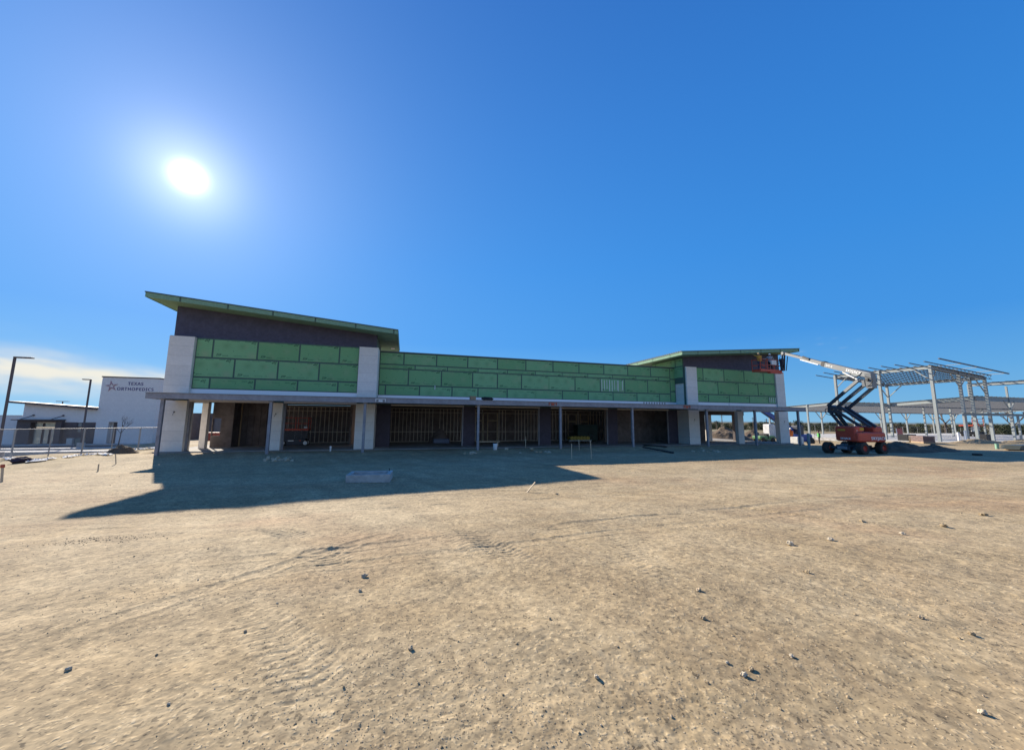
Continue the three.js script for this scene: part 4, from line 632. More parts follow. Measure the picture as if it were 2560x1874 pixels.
// ------------------------------------------------------------------ people: one continuous body each
function person(label, base, turn, pose, col, h = 1.75, extra) {
  const J = { hipL: [0.09, 0.92, 0], hipR: [-0.09, 0.92, 0], kneeL: [0.1, 0.5, 0.03], kneeR: [-0.1, 0.5, 0.03], ankL: [0.11, 0.08, -0.02], ankR: [-0.11, 0.08, -0.02], toeL: [0.13, 0.035, 0.16], toeR: [-0.13, 0.035, 0.16], pel: [0, 0.96, 0], chest: [0, 1.3, 0], neck: [0, 1.47, 0], head: [0, 1.62, 0.02], shL: [0.17, 1.41, 0], shR: [-0.17, 1.41, 0], elL: [0.24, 1.14, 0], elR: [-0.24, 1.14, 0], wrL: [0.25, 0.9, 0.08], wrR: [-0.25, 0.9, 0.08], ...pose };
  const s = h / 1.75, bones = [['pel', 'chest', 0.135, 0.16, 'top'], ['shL', 'shR', 0.08, 0.08, 'top'], ['chest', 'neck', 0.13, 0.06, 'top'], ['neck', 'head', 0.052, 0.06, 'skin'], ['hipL', 'kneeL', 0.088, 0.062, 'leg'], ['hipR', 'kneeR', 0.088, 0.062, 'leg'], ['kneeL', 'ankL', 0.06, 0.046, 'leg'], ['kneeR', 'ankR', 0.06, 0.046, 'leg'], ['ankL', 'toeL', 0.052, 0.042, 'shoe'], ['ankR', 'toeR', 0.052, 0.042, 'shoe'], ['hipL', 'hipR', 0.12, 0.12, 'leg'], ['shL', 'elL', 0.06, 0.046, 'sleeve'], ['shR', 'elR', 0.06, 0.046, 'sleeve'], ['elL', 'wrL', 0.045, 0.032, 'sleeve'], ['elR', 'wrR', 0.045, 0.032, 'sleeve']];
  const R = 92, mc = new MarchingCubes(R, mBlack, false, false, 60000); mc.isolation = 0; const half = 1.0, p = V(0, 0, 0), B = bones.map(([a, b, r1, r2, c]) => ({ a: V(...J[a]), d: V(...J[b]).sub(V(...J[a])), r1, r2, c }));
  B.forEach((b) => { b.l2 = b.d.lengthSq(); });
  const head = V(...J.head), dist = (p, who) => { let m = 9, mm = 0; for (let i = 0; i < B.length; i++) { const b = B[i], px = p.x - b.a.x, py = p.y - b.a.y, pz = p.z - b.a.z, t = clamp((px * b.d.x + py * b.d.y + pz * b.d.z) / b.l2), x = px - b.d.x * t, y = py - b.d.y * t, z = pz - b.d.z * t, d = Math.sqrt(x * x + y * y + z * z) - mix(b.r1, b.r2, t); if (who) { if (d < m) { m = d; mm = b.c; } } else { const k = 0.035, e = Math.max(k - Math.abs(m - d), 0) / k; m = Math.min(m, d) - e * e * k * 0.25; } }
    const hd = Math.hypot((p.x - head.x) / 0.8, (p.y - head.y) / 1.12, (p.z - head.z) / 0.96) - 0.1; if (hd < m) { m = hd; mm = 'skin'; } const ns = Math.hypot(p.x - head.x, p.y - head.y + 0.005, (p.z - head.z - 0.1) * 0.8) - 0.018; m = Math.min(m, ns); for (const q of [-1, 1]) m = Math.min(m, Math.hypot((p.x - head.x - q * 0.083) * 1.6, p.y - head.y, p.z - head.z) - 0.028); return who ? mm : m; };
  for (let k = 0; k < R; k++) for (let j = 0; j < R; j++) for (let i = 0; i < R; i++) { p.set((i / R * 2 - 1) * half, (j / R * 2 - 1) * half + 0.95, (k / R * 2 - 1) * half); mc.field[i + j * R + k * R * R] = -dist(p, false); }
  mc.update(); const n = mc.count, pos = new Float32Array(mc.positionArray.slice(0, n * 3)), nor = new Float32Array(mc.normalArray.slice(0, n * 3)), c = new Float32Array(n * 3);
  for (let i = 0; i < n; i++) { pos[i * 3] *= half; pos[i * 3 + 1] = pos[i * 3 + 1] * half + 0.95; pos[i * 3 + 2] *= half; p.set(pos[i * 3], pos[i * 3 + 1], pos[i * 3 + 2]); const cc = col[dist(p, true)] ?? col.top; c.set(cc, i * 3); }
  const g = new THREE.BufferGeometry(); g.setAttribute('position', new THREE.BufferAttribute(pos, 3)); g.setAttribute('normal', new THREE.BufferAttribute(nor, 3)); g.setAttribute('color', new THREE.BufferAttribute(c, 3)); g.computeVertexNormals();
  const hands = []; for (const q of ['L', 'R']) { const w = V(...J['wr' + q]), d = w.clone().sub(V(...J['el' + q])).normalize(), sd = V(0, 0, 1).cross(d).lengthSq() > 0.05 ? V(0, 0, 1).addScaledVector(d, -d.z).normalize() : V(1, 0, 0), nn = d.clone().cross(sd); hands.push(new THREE.SphereGeometry(1, 10, 8).scale(0.022, 0.05, 0.042).applyMatrix4(new THREE.Matrix4().makeBasis(nn, d, sd).setPosition(w.clone().addScaledVector(d, 0.045))));
    [[-0.03, 0.06], [-0.01, 0.075], [0.01, 0.07], [0.028, 0.055]].forEach(([o, l]) => { const a = w.clone().addScaledVector(d, 0.075).addScaledVector(sd, o), b = a.clone().addScaledVector(d, l * 0.55).addScaledVector(nn, 0.012), e = b.clone().addScaledVector(d, l * 0.4).addScaledVector(nn, 0.03); hands.push(rod(a, b, 0.009, 0.0085, 6), rod(b, e, 0.0085, 0.007, 6)); }); const ta = w.clone().addScaledVector(d, 0.03).addScaledVector(sd, 0.035), tb = ta.clone().addScaledVector(d, 0.035).addScaledVector(sd, 0.035); hands.push(rod(ta, tb, 0.011, 0.009, 6)); }
  const hg = M(hands), hc = new Float32Array(hg.attributes.position.count * 3); for (let i = 0; i < hc.length; i += 3) hc.set(col.glove ?? col.skin, i); hg.setAttribute('color', new THREE.BufferAttribute(hc, 3)); hg.deleteAttribute('uv');
  const body = mergeGeometries([g, hg]), t = thing('person', label, 'person', base); t.rotation.y = turn; t.scale.setScalar(s);
  addL(t, 'body', body, new THREE.MeshStandardMaterial({ vertexColors: true, roughness: 0.85 }));
  const hat = lathe([[0, 0.125], [0.05, 0.12], [0.09, 0.09], [0.108, 0.045], [0.112, 0.02], [0.14, 0.012], [0.14, 0.004], [0.108, 0.006]], 20).scale(0.92, 1, 1.08).translate(head.x, head.y + 0.03, head.z); addL(t, 'hard_hat', hat, col.hat);
  if (col.vest) { const v = new THREE.CylinderGeometry(0.2, 0.185, 0.5, 20, 1, true).scale(1.06, 1, 0.86), ax = V(...J.chest).sub(V(...J.pel)); v.translate(0, 0.02, 0).applyQuaternion(new THREE.Quaternion().setFromUnitVectors(V(0, 1, 0), ax.clone().normalize())).translate(...V(...J.pel).addScaledVector(ax, 0.62).toArray()); addL(t, 'vest', v, col.vest); }
  if (extra) extra(t); return t;
}
{
  const skin = [0.32, 0.19, 0.12], denim = [0.05, 0.06, 0.1], dark = [0.025, 0.025, 0.03], vestG = std(0.12, 0.55, 0.1, 0.8, { side: THREE.DoubleSide }), vestO = std(0.75, 0.17, 0.03, 0.8, { side: THREE.DoubleSide }), vestY = std(0.6, 0.3, 0.04, 0.8, { side: THREE.DoubleSide });
  const gp = onX(...cw(400, 1440), 54); person('worker in a green safety vest standing with a pole by the steel frame', [gp.x, Math.min(gy(gp.x, gp.z), gp.y + 0.2), gp.z], -2.4, { elR: [-0.3, 1.2, 0.12], wrR: [-0.34, 1.25, 0.34] }, { skin, top: [0.04, 0.05, 0.05], sleeve: [0.04, 0.05, 0.05], leg: dark, shoe: dark, hat: std(0.1, 0.02, 0.02, 0.5), vest: vestG }, 1.78, (t) => addL(t, 'pole', rod(V(-0.36, 0, 0.42), V(-0.36, 1.75, 0.42), 0.018), mWood));
  const op = onZ(...c4(1940, 1218), -29.2); person('worker in an orange safety vest and jeans beside the end column', [op.x, gy(op.x, op.z), op.z], 2.6, { elL: [0.26, 1.16, 0.1], wrL: [0.16, 1.08, 0.32], elR: [-0.26, 1.16, 0.1], wrR: [-0.14, 1.08, 0.3] }, { skin, top: [0.5, 0.12, 0.03], sleeve: [0.3, 0.3, 0.3], leg: denim, shoe: dark, hat: mWhite, vest: vestO }, 1.78);
  person('worker in a yellow orange vest reaching up from the lift platform', [30.5, 6.565, -24.72], 2.9, { elL: [0.3, 1.5, 0.16], wrL: [0.26, 1.62, 0.36], elR: [-0.3, 1.42, 0.18], wrR: [-0.24, 1.36, 0.42], head: [0, 1.6, 0.07] }, { skin, top: [0.55, 0.26, 0.04], sleeve: [0.55, 0.26, 0.04], leg: denim, shoe: dark, hat: std(0.6, 0.4, 0.2, 0.5), vest: vestY }, 1.66);
  person('worker in a grey shirt and white hard hat on the lift platform', [31.75, 6.565, -24.7], 2.2, { elL: [0.36, 1.3, 0.16], wrL: [0.52, 1.36, 0.32], elR: [-0.27, 1.16, 0.16], wrR: [-0.12, 1.14, 0.32] }, { skin, top: [0.35, 0.36, 0.38], sleeve: [0.4, 0.41, 0.42], leg: dark, shoe: dark, hat: mWhite }, 1.64);
}
// ------------------------------------------------------------------ piles, stores and litter of the building site
const mDirt = std(0.16, 0.115, 0.075, 0.97, { map: grainC, bumpMap: bumpFine, bumpScale: 0.03 }), mDirtPale = std(0.4, 0.3, 0.17, 0.97, { map: grainC, bumpMap: bumpFine, bumpScale: 0.03 });
function pile(label, x, z, rx, rz, h, mat, sd, dy = 0) {
  const n = 64, pos = [], idx = [], uv = []; for (let j = 0; j <= n; j++) for (let i = 0; i <= n; i++) { const u = i / n * 2 - 1, v = j / n * 2 - 1, X = u * rx, Z = v * rz, r = Math.hypot(u, v); const k = Math.max(0, 1 - r) ** 0.9; const y = h * k * (1 + 0.55 * fbm(u * 2.2 + sd, v * 2.2, 3, sd)) + 0.07 * k ** 0.4 * noise(X * 3, Z * 3, sd) + 0.04 * k ** 0.3 * noise(X * 9, Z * 9, sd) - 0.06 * (1 - k); pos.push(X, y + gy(x + X, z + Z) - gy(x, z) + dy, Z); uv.push(X, Z); }
  const W = n + 1; for (let j = 0; j < n; j++) for (let i = 0; i < n; i++) { const a = j * W + i; idx.push(a, a + W, a + 1, a + 1, a + W, a + W + 1); }
  const g = new THREE.BufferGeometry(); g.setAttribute('position', new THREE.Float32BufferAttribute(pos, 3)); g.setAttribute('uv', new THREE.Float32BufferAttribute(uv, 2)); g.setIndex(idx); g.computeVertexNormals(); return single('dirt_pile', g, mat, label, 'dirt pile', [x, gy(x, z), z]);
}
pile('dark heap of excavated dirt beside the boom lift', 37.0, -18.9, 2.9, 1.8, 0.85, mDirt, 3.3); pile('low shoulder of dirt running out from the dark heap', 40.2, -18.7, 2.8, 1.4, 0.55, mDirt, 8.1);
pile('tall brown dirt heap seen through the open corner bay', 39.6, -37.5, 3.6, 3.0, 1.55, mDirt, 5.2); pile('second brown dirt heap behind the corner bay posts', 44.4, -37.6, 3.4, 2.6, 1.3, mDirt, 6.9);
pile('yellowish spoil ridge along the concrete pad', 60, -24.2, 5, 1.1, 0.45, mDirtPale, 2.4); pile('yellowish spoil ridge near the green pipe', 69, -24.0, 5, 1.2, 0.4, mDirtPale, 9.4); pile('brown rubble heap inside the first dark shop bay', 3.05, -33.2, 1.0, 0.8, 1.25, mInner, 1.9, 0.5);
single('wrapped_bundle', new RoundedBoxGeometry(1.35, 0.38, 0.6, 3, 0.06).translate(0, 0.19, 0), std(0.16, 0.2, 0.3, 0.5), 'blue grey wrapped bundle at the foot of the rubble heap', 'bundle', [3.1, 0, -32.2]);
// concrete inlet box sunk in the lot
{
  const p = onGround(922, 1205), L = 1.36, Wd = 0.95, t = thing('inlet_box', 'precast concrete inlet box standing half buried in the shaded dirt', 'inlet box', [p.x, p.y, p.z - 0.45]), a = -0.06;
  const gs = [bx(-L / 2, L / 2, -0.15, 0.24, Wd / 2 - 0.12, Wd / 2), bx(-L / 2, L / 2, -0.15, 0.24, -Wd / 2, -Wd / 2 + 0.12), bx(-L / 2, -L / 2 + 0.12, -0.15, 0.24, -Wd / 2 + 0.12, Wd / 2 - 0.12), bx(L / 2 - 0.12, L / 2, -0.15, 0.24, -Wd / 2 + 0.12, Wd / 2 - 0.12)];
  addL(t, 'wall', M(gs), mConcNew); addL(t, 'floor', bx(-L / 2 + 0.12, L / 2 - 0.12, 0.06, 0.1, -Wd / 2 + 0.12, Wd / 2 - 0.12), std(0.3, 0.34, 0.4, 0.8, { map: grainC })); t.rotation.y = a; addL(t, 'rebar_lug', rod(V(L / 2 - 0.1, 0.2, -0.3), V(L / 2 - 0.1, 0.34, -0.3), 0.012), mBlack);
}
// survey stakes
function stake(label, bpx, tpx, group, w = 0.04, mat = mWoodPale, ribbon) {
  const p = onGround(...bpx), q = onZ(...tpx, p.z); const b = [p.x, p.y, p.z], d = V(q.x - p.x, q.y - p.y, 0), t = thing('survey_stake', label, 'stake', b, group);
  addL(t, 'lath', bar(V(-d.x * 0.12, -d.y * 0.12, 0), d, w, 0.02), mat); if (ribbon) addL(t, 'ribbon', bar(d.clone().multiplyScalar(0.8), d.clone().multiplyScalar(0.98), w * 1.6, 0.03), ribbon);
}
const SG = 'survey stakes in the building shade';
stake('wooden survey stake standing in the shade before the yellow rolls', c3(583, 1385), c3(583, 1215), SG); stake('wooden survey stake standing in the shade before the yellow rolls', c3(808, 1385), c3(795, 1180), SG); stake('wooden survey stake standing in the shade before the yellow rolls', c3(668, 1272), c3(665, 1170), SG);
stake('wooden survey stake before the second dark shop bay', c2(1868, 1262), c2(1870, 1130), undefined); stake('short wooden stake on the sunlit dirt left of the building', c6(1185, 1545), c6(1197, 1455)); stake('wooden lath standing near the corner column on sunlit dirt', c6(1405, 1455), c6(1400, 1330));
stake('pale lath leaning at a slant at the edge of the shadow', [1318, 1230], [1338, 1205], undefined, 0.05); stake('stake with a red painted top at the edge of the dirt lot', [3, 1205], [6, 1160], undefined, 0.06, mWoodPale, mOrangeRed);
// canopy clutter
{ const q = onZ(...c2(1262, 700), -24.6); single('cardboard_box', M([bx(-0.19, 0.19, 0, 0.24, -0.15, 0.15), bx(-0.2, -0.12, 0.24, 0.25, -0.15, 0.15)]), std(0.3, 0.22, 0.14, 0.9), 'small cardboard box left on the canopy edge', 'box', [q.x, 3.348, -24.25]); const r = onZ(...c2(1440, 700), -24.3); single('black_tarp', lump(0.4, 1.0, 0.34, 0.45, 4, 0.35, 4.4).translate(0, 0.08, 0), mTarp, 'crumpled black tarp lying on the canopy edge', 'tarp', [r.x, 3.37, -24.4]); }
{ const a = onZ(...c3(1400, 745), -24.5), b = onZ(...c3(1635, 755), -24.5), t = thing('bracket_row', 'row of small upright clips on the canopy edge', 'clips', [(a.x + b.x) / 2, 3.3, -24.5]); for (let i = 0; i < 9; i++) { const x = mix(a.x, b.x, i / 8); add(t, 'clip', M([bx(x - 0.02, x + 0.02, 3.3, 3.46, -24.52, -24.48), bx(x - 0.05, x + 0.05, 3.46, 3.49, -24.53, -24.47)]), mRoofMetal); } }
// things around the bays
const put = (name, label, cat, geo, mat, px, group, rot = 0) => { const p = onGround(...px); const m = single(name, geo, mat, label, cat, [p.x, Math.max(p.y, p.z < -26.6 && p.x > -14 && p.x < 36.3 ? 0 : -9), p.z], group); m.rotation.y = rot; return m; };
put('bucket', 'white plastic bucket in front of the second shop bay', 'bucket', lathe([[0, 0], [0.13, 0], [0.155, 0.36], [0.165, 0.37], [0.165, 0.4], [0.15, 0.4], [0.14, 0.37], [0.0, 0.34]], 20), mWhite, c2(1525, 1282));
put('white_pipe_stub', 'white plastic pipe stub standing out of the dirt before the scissor lift', 'pipe', lathe([[0, 0], [0.05, 0], [0.05, 0.24], [0.065, 0.24], [0.065, 0.32], [0.05, 0.32], [0.05, 0.3], [0, 0.3]], 14), mWhite, c1(1612, 1420));
{ const p = onGround(...c2(700, 1262)); for (const [dx, dz, L, y, m, lab] of [[-0.3, 0.25, 2.6, 0.02, mWhite, 'long white board lying before the first dark shop bay'], [0.5, -0.1, 2.2, 0.09, mWood, 'dark timber lying across the white boards'], [-0.7, -0.35, 0.95, 0.06, mWhite, 'short white board at the first dark shop bay']]) { const b = single('board', new RoundedBoxGeometry(L, 0.05, 0.14, 1, 0.008).translate(0, 0.03, 0), m, lab, 'board', [p.x + dx, gy(p.x + dx, p.z + dz) + y * 0.3, p.z + dz]); b.rotation.y = 0.06 * dx; } }
{ const p = onZ(...c2(1440, 1216), -28.1); single('bench_plank', M([bx(-0.95, 0.95, 0.3, 0.36, -0.14, 0.14), bx(-0.8, -0.72, 0, 0.3, -0.12, 0.12), bx(0.72, 0.8, 0, 0.3, -0.12, 0.12)]), mWoodPale, 'low plank bench across the second shop bay', 'bench', [p.x, 0, -28.0]); }
{ // cart with yellow rolls and dark crate behind it
  const p = onZ(...c3(660, 1195), -29.6), t = thing('material_cart', 'flat wheeled cart in the third shop bay', 'cart', [p.x, 0, -29.6]); addL(t, 'deck', bx(-1.1, 1.1, 0.25, 0.32, -0.4, 0.4), mPrimer); for (const x of [-0.9, 0.9]) for (const z of [-0.33, 0.33]) addL(t, 'wheel', lathe([[0, -0.03], [0.12, -0.03], [0.125, 0], [0.12, 0.03], [0, 0.03]], 14).rotateX(Math.PI / 2).translate(x, 0.125, z), mRubber); addL(t, 'handle', M([rod(V(1.08, 0.3, -0.35), V(1.25, 0.9, -0.35), 0.02), rod(V(1.08, 0.3, 0.35), V(1.25, 0.9, 0.35), 0.02), rod(V(1.25, 0.9, -0.35), V(1.25, 0.9, 0.35), 0.02)]), mBlack);
  for (let i = 0; i < 6; i++) single('insulation_roll', lathe([[0.03, -0.33], [0.16, -0.33], [0.17, -0.3], [0.17, 0.3], [0.16, 0.33], [0.03, 0.33]], 18).rotateX(Math.PI / 2).rotateZ(0.3 * i), std(0.4, 0.29, 0.06, 0.9, { map: grainC }), 'yellow insulation roll lying on the flat cart', 'roll', [p.x - 0.75 + i * 0.31, 0.49, -29.6], 'yellow rolls on the cart');
  const q = onZ(...c3(740, 1100), -32.5); single('job_box', M([bx(-1.05, 1.05, 0.1, 1.5, -0.5, 0.5), bx(-1.1, 1.1, 1.5, 1.62, -0.55, 0.55), bx(-0.95, -0.75, 0, 0.1, -0.4, 0.4), bx(0.75, 0.95, 0, 0.1, -0.4, 0.4)]), std(0.03, 0.06, 0.05, 0.7, { map: grainA }), 'big dark green job box behind the yellow rolls', 'job box', [q.x, 0, -32.5]);
}
for (const [a, b, lab] of [[c3(1400, 1240), c3(1660, 1256), 'dark steel angle lying flat by the fourth bay'], [c3(1390, 1262), c3(1735, 1325), 'longer dark steel angle lying aslant on the shaded dirt']]) { const p = onGround(...a), q = onGround(...b), c = p.clone().add(q).multiplyScalar(0.5); single('steel_angle', bar(p.clone().sub(c).add(V(0, 0.06, 0)), q.clone().sub(c).add(V(0, 0.06, 0)), 0.14, 0.1), mBlack, lab, 'steel angle', [c.x, c.y, c.z]); }
// right end: pipes, tote, boards and pallets
put('concrete_form_tube', 'pale cardboard form tube standing at the canopy end', 'form tube', lathe([[0.09, 0], [0.1, 0], [0.1, 1.3], [0.085, 1.3], [0.085, 0.02]], 16), mPrimer, c5(275, 1050));
{ const p = onZ(...c4(2005, 1228), -28.6), t = thing('plastic_tote', 'white plastic tote beside the worker in orange', 'tote', [p.x, gy(p.x, p.z), p.z]); addL(t, 'tank', new RoundedBoxGeometry(0.85, 0.75, 0.8, 3, 0.06).translate(0, 0.5, 0), mFabric); addL(t, 'pallet', M([bx(-0.45, 0.45, 0.09, 0.12, -0.42, 0.42), bx(-0.45, -0.35, 0, 0.09, -0.42, 0.42), bx(0.35, 0.45, 0, 0.09, -0.42, 0.42), bx(-0.05, 0.05, 0, 0.09, -0.42, 0.42)]), mWood); }
{ const p = onX(...c5(1318, 1015), 52), t = thing('block_pallet', 'pallet of purplish masonry block on the sunlit dirt', 'block pallet', [p.x, gy(p.x, p.z), p.z]); const bm = [std(0.2, 0.14, 0.13, 0.9, { map: grainA }), std(0.17, 0.12, 0.115, 0.9, { map: grainA })]; for (let r = 0; r < 3; r++) for (let i = 0; i < 5; i++) addL(t, 'block', new THREE.BoxGeometry(0.39, 0.19, 0.9).rotateY(Math.PI / 2 * 0).translate(-1.0 + i * 0.4 + (r % 2) * 0.02, 0.22 + r * 0.2, 0), bm[(i + r) % 2]); addL(t, 'pallet', bx(-1.2, 0.85, 0, 0.12, -0.45, 0.45), mWood); t.rotation.y = 0.9;
  const l = onX(...c5(1250, 960), 54); const tl = thing('lumber_stack', 'small stack of pale lumber behind the masonry block', 'lumber', [l.x, gy(l.x, l.z), l.z]); for (let r = 0; r < 4; r++) for (let i = 0; i < 4; i++) addL(tl, 'plank', bx(-0.9 + rr(-0.1, 0.1), 0.9 + rr(-0.1, 0.1), 0.15 + r * 0.14, 0.27 + r * 0.14, -0.4 + i * 0.2, -0.22 + i * 0.2), mWoodPale); for (const x of [-0.7, 0.6]) addL(tl, 'skid', bx(x, x + 0.1, 0, 0.15, -0.4, 0.4), mWood); tl.rotation.y = 0.4; }
{ const p = onX(...c5(1120, 930), 76); const t = thing('sign_board', 'pink and white board leaning upright on the concrete pad', 'board', [p.x, S2, p.z]); addL(t, 'panel', bx(-0.3, 0.3, 0, 1.3, -0.03, 0.03), std(0.42, 0.14, 0.13, 0.7)); addL(t, 'edge_strip', bx(-0.39, -0.301, 0, 1.3, -0.03, 0.03), mWhite); addL(t, 'prop', bar(V(0, 0.9, -0.05), V(0, 0, -0.5), 0.05), mWood); t.rotation.y = -1.0; t.rotation.z = 0.06; }
for (const [q, x, h, r] of [[c5(1662, 975), 62.5, 1.1, 0.11], [c5(1727, 978), 63.5, 1.3, 0.11]]) { const p = onX(...q, x); single('white_standpipe', rod(V(0, 0, 0), V(0, h, 0), r, r, 14), mWhite, 'white plastic standpipe rising beside the concrete pad', 'pipe', [p.x, S2, p.z], 'white standpipes at the pad'); }
{ const p = onX(...c5(2012, 1025), 50); single('green_riser', M([rod(V(0, -0.1, 0), V(0, 0.42, 0), 0.12, 0.12, 16), rod(V(0, 0.42, 0), V(0, 0.45, 0), 0.135, 0.135, 16)]), std(0.22, 0.4, 0.28, 0.5), 'pale green utility riser in the yellowish spoil', 'riser', [p.x, gy(p.x, p.z), p.z]); }
for (const [q, w] of [[c5(1180, 965), 1.6], [c5(1888, 960), 1.0]]) { const p = onY(...q, S2); single('black_crate', new RoundedBoxGeometry(w, 0.75, 1.0, 2, 0.03).translate(0, 0.375, 0), mBlack, w > 1.3 ? 'black crate on the concrete pad near the tall columns' : 'smaller black crate on the far side of the pad', 'crate', [p.x, S2, p.z]); }
{ const p = onGround(...c5(1828, 1103)); single('old_tyre', M([new THREE.TorusGeometry(0.17, 0.065, 12, 24).rotateX(Math.PI / 2).translate(0, 0.065, 0)]), mRubber, 'small black tyre lying on the shaded dirt', 'tyre', [p.x, p.y, p.z]); }
{ const p = onX(...c5(2230, 1030), 48), t = thing('deck_stack', 'low stack of dark metal decking at the lot edge', 'decking', [p.x + 1, gy(p.x + 1, p.z), p.z]); for (let i = 0; i < 5; i++) addL(t, 'sheet', bx(-2.6, 2.6, 0.12 + i * 0.07, 0.17 + i * 0.07, -0.5 + i * 0.03, 0.5 + i * 0.03), mRoofMetal); for (const x of [-2, 1.8]) addL(t, 'skid', bx(x, x + 0.15, 0, 0.12, -0.5, 0.5), mWood); }
{ const p = onX(...c5(1790, 940), 92), t = thing('red_scissor_lift', 'distant red lift standing inside the steel frame', 'scissor lift', [p.x, S2, p.z]); addL(t, 'chassis', bx(-1.4, 1.4, 0.3, 0.8, -0.8, 0.8), mBlack); for (const x of [-1, 1]) for (const z of [-0.7, 0.7]) addL(t, 'wheel', rod(V(x, 0.35, z - 0.12), V(x, 0.35, z + 0.12), 0.35, 0.35, 16), mRubber); addL(t, 'platform', bx(-1.6, 1.6, 1.7, 1.9, -0.8, 0.8), mRed); for (let i = 0; i < 3; i++) addL(t, 'scissor_arm', bar(V(-1.2, 0.9 + i * 0.28, 0.4), V(1.2, 1.05 + i * 0.28, 0.4), 0.1, 0.14), mWhite); for (const x of [-1.55, 0, 1.55]) addL(t, 'rail_post', bx(x - 0.03, x + 0.03, 1.9, 2.9, 0.74, 0.8), mRed); addL(t, 'guard_rail', M([bx(-1.55, 1.55, 2.85, 2.92, 0.74, 0.8), bx(-1.55, 1.55, 2.4, 2.46, 0.74, 0.8)]), mRed); }
// seen through the open right bay: wrapped pallets, blue chute, utility cart
{ for (const [q, h] of [[c4(1690, 1130), 2.0], [c4(1745, 1130), 1.75]]) { const p = onZ(...q, -42); single('wrapped_pallet', new RoundedBoxGeometry(1.1, h, 1.1, 4, 0.14).translate(0, h / 2, 0), mFabric, h > 1.9 ? 'taller pallet wrapped in white film behind the corner bay' : 'shorter pallet wrapped in white film behind the corner bay', 'pallet', [p.x, gy(p.x, p.z), p.z]); }
  const a = onZ(...c4(1640, 868), -36), b = onZ(...c4(1790, 960), -36), t = thing('blue_telehandler', 'blue telehandler boom reaching down behind the corner bay', 'telehandler', [b.x + 3, gy(b.x + 3, -36), -36]); add(t, 'boom', bar(a.clone().add(V(-1.4, 0.9, 0)), b.clone().add(V(2.4, -1.3, 0)), 0.4, 0.55), mBlue); const X = b.x + 3, G = gy(b.x + 3, -36); add(t, 'body', new RoundedBoxGeometry(3.4, 0.9, 1.6, 3, 0.12).translate(X, G + 1.0, -36), mBlue); add(t, 'cab', new RoundedBoxGeometry(1.1, 1.2, 0.9, 3, 0.12).translate(X - 0.2, G + 2.0, -35.7), mLiftDark); for (const dx of [-1.2, 1.2]) for (const dz of [-0.85, 0.85]) add(t, 'wheel', lathe([[0, -0.18], [0.5, -0.18], [0.56, -0.1], [0.56, 0.1], [0.5, 0.18], [0, 0.18]], 20).rotateX(Math.PI / 2).translate(X + dx, G + 0.55, -36 + dz), mRubber);
  const p = onZ(...c4(1630, 1200), -33.2), u = thing('utility_cart', 'small green utility cart parked behind the corner bay', 'utility cart', [p.x, gy(p.x, p.z), p.z]); addL(u, 'body', M([new RoundedBoxGeometry(1.1, 0.35, 1.1, 3, 0.08).translate(-0.6, 0.55, 0), new RoundedBoxGeometry(1.0, 0.3, 1.1, 3, 0.08).translate(0.6, 0.6, 0), bx(-1.0, 1.0, 0.3, 0.45, -0.5, 0.5)]), std(0.1, 0.25, 0.1, 0.5)); addL(u, 'seat', new RoundedBoxGeometry(0.4, 0.5, 1.0, 2, 0.06).translate(0.05, 0.75, 0), mBlack); addL(u, 'steering_wheel', new THREE.TorusGeometry(0.16, 0.018, 8, 18).rotateY(1.2).translate(-0.3, 0.95, 0.25), mBlack); for (const x of [-0.75, 0.75]) for (const z of [-0.5, 0.5]) addL(u, 'wheel', lathe([[0, -0.1], [0.24, -0.1], [0.28, -0.06], [0.28, 0.06], [0.24, 0.1], [0, 0.1]], 18).rotateX(Math.PI / 2).translate(x, 0.28, z), mRubber); }
// distant utility poles and field fence
for (const [q, d] of [[c4(1148, 890), 150], [c4(1088, 960), 140], [c4(1500, 915), 170], [c4(1652, 930), 160]]) { const r = dirOf(...q), k = d / Math.hypot(r.x, r.z), x = r.x * k, z = r.z * k, top = r.y * k + 2, y = groundBase(x, z); single('utility_pole', M([rod(V(0, 0, 0), V(0, top - y, 0), 0.16, 0.11, 8), bar(V(-0.9, top - y - 0.5, 0), V(0.9, top - y - 0.5, 0), 0.1)]), std(0.12, 0.09, 0.07, 0.95), 'wooden utility pole in front of the far tree line', 'utility pole', [x, y, z], 'utility poles before the tree line'); }
chainFence('field_fence', 'wire fence crossing the dry field behind the steel frame', V(96, groundBase(96, -72) + 0.1, -72), V(150, groundBase(150, -58) + 0.1, -58), 1.6, 4, 0.6);
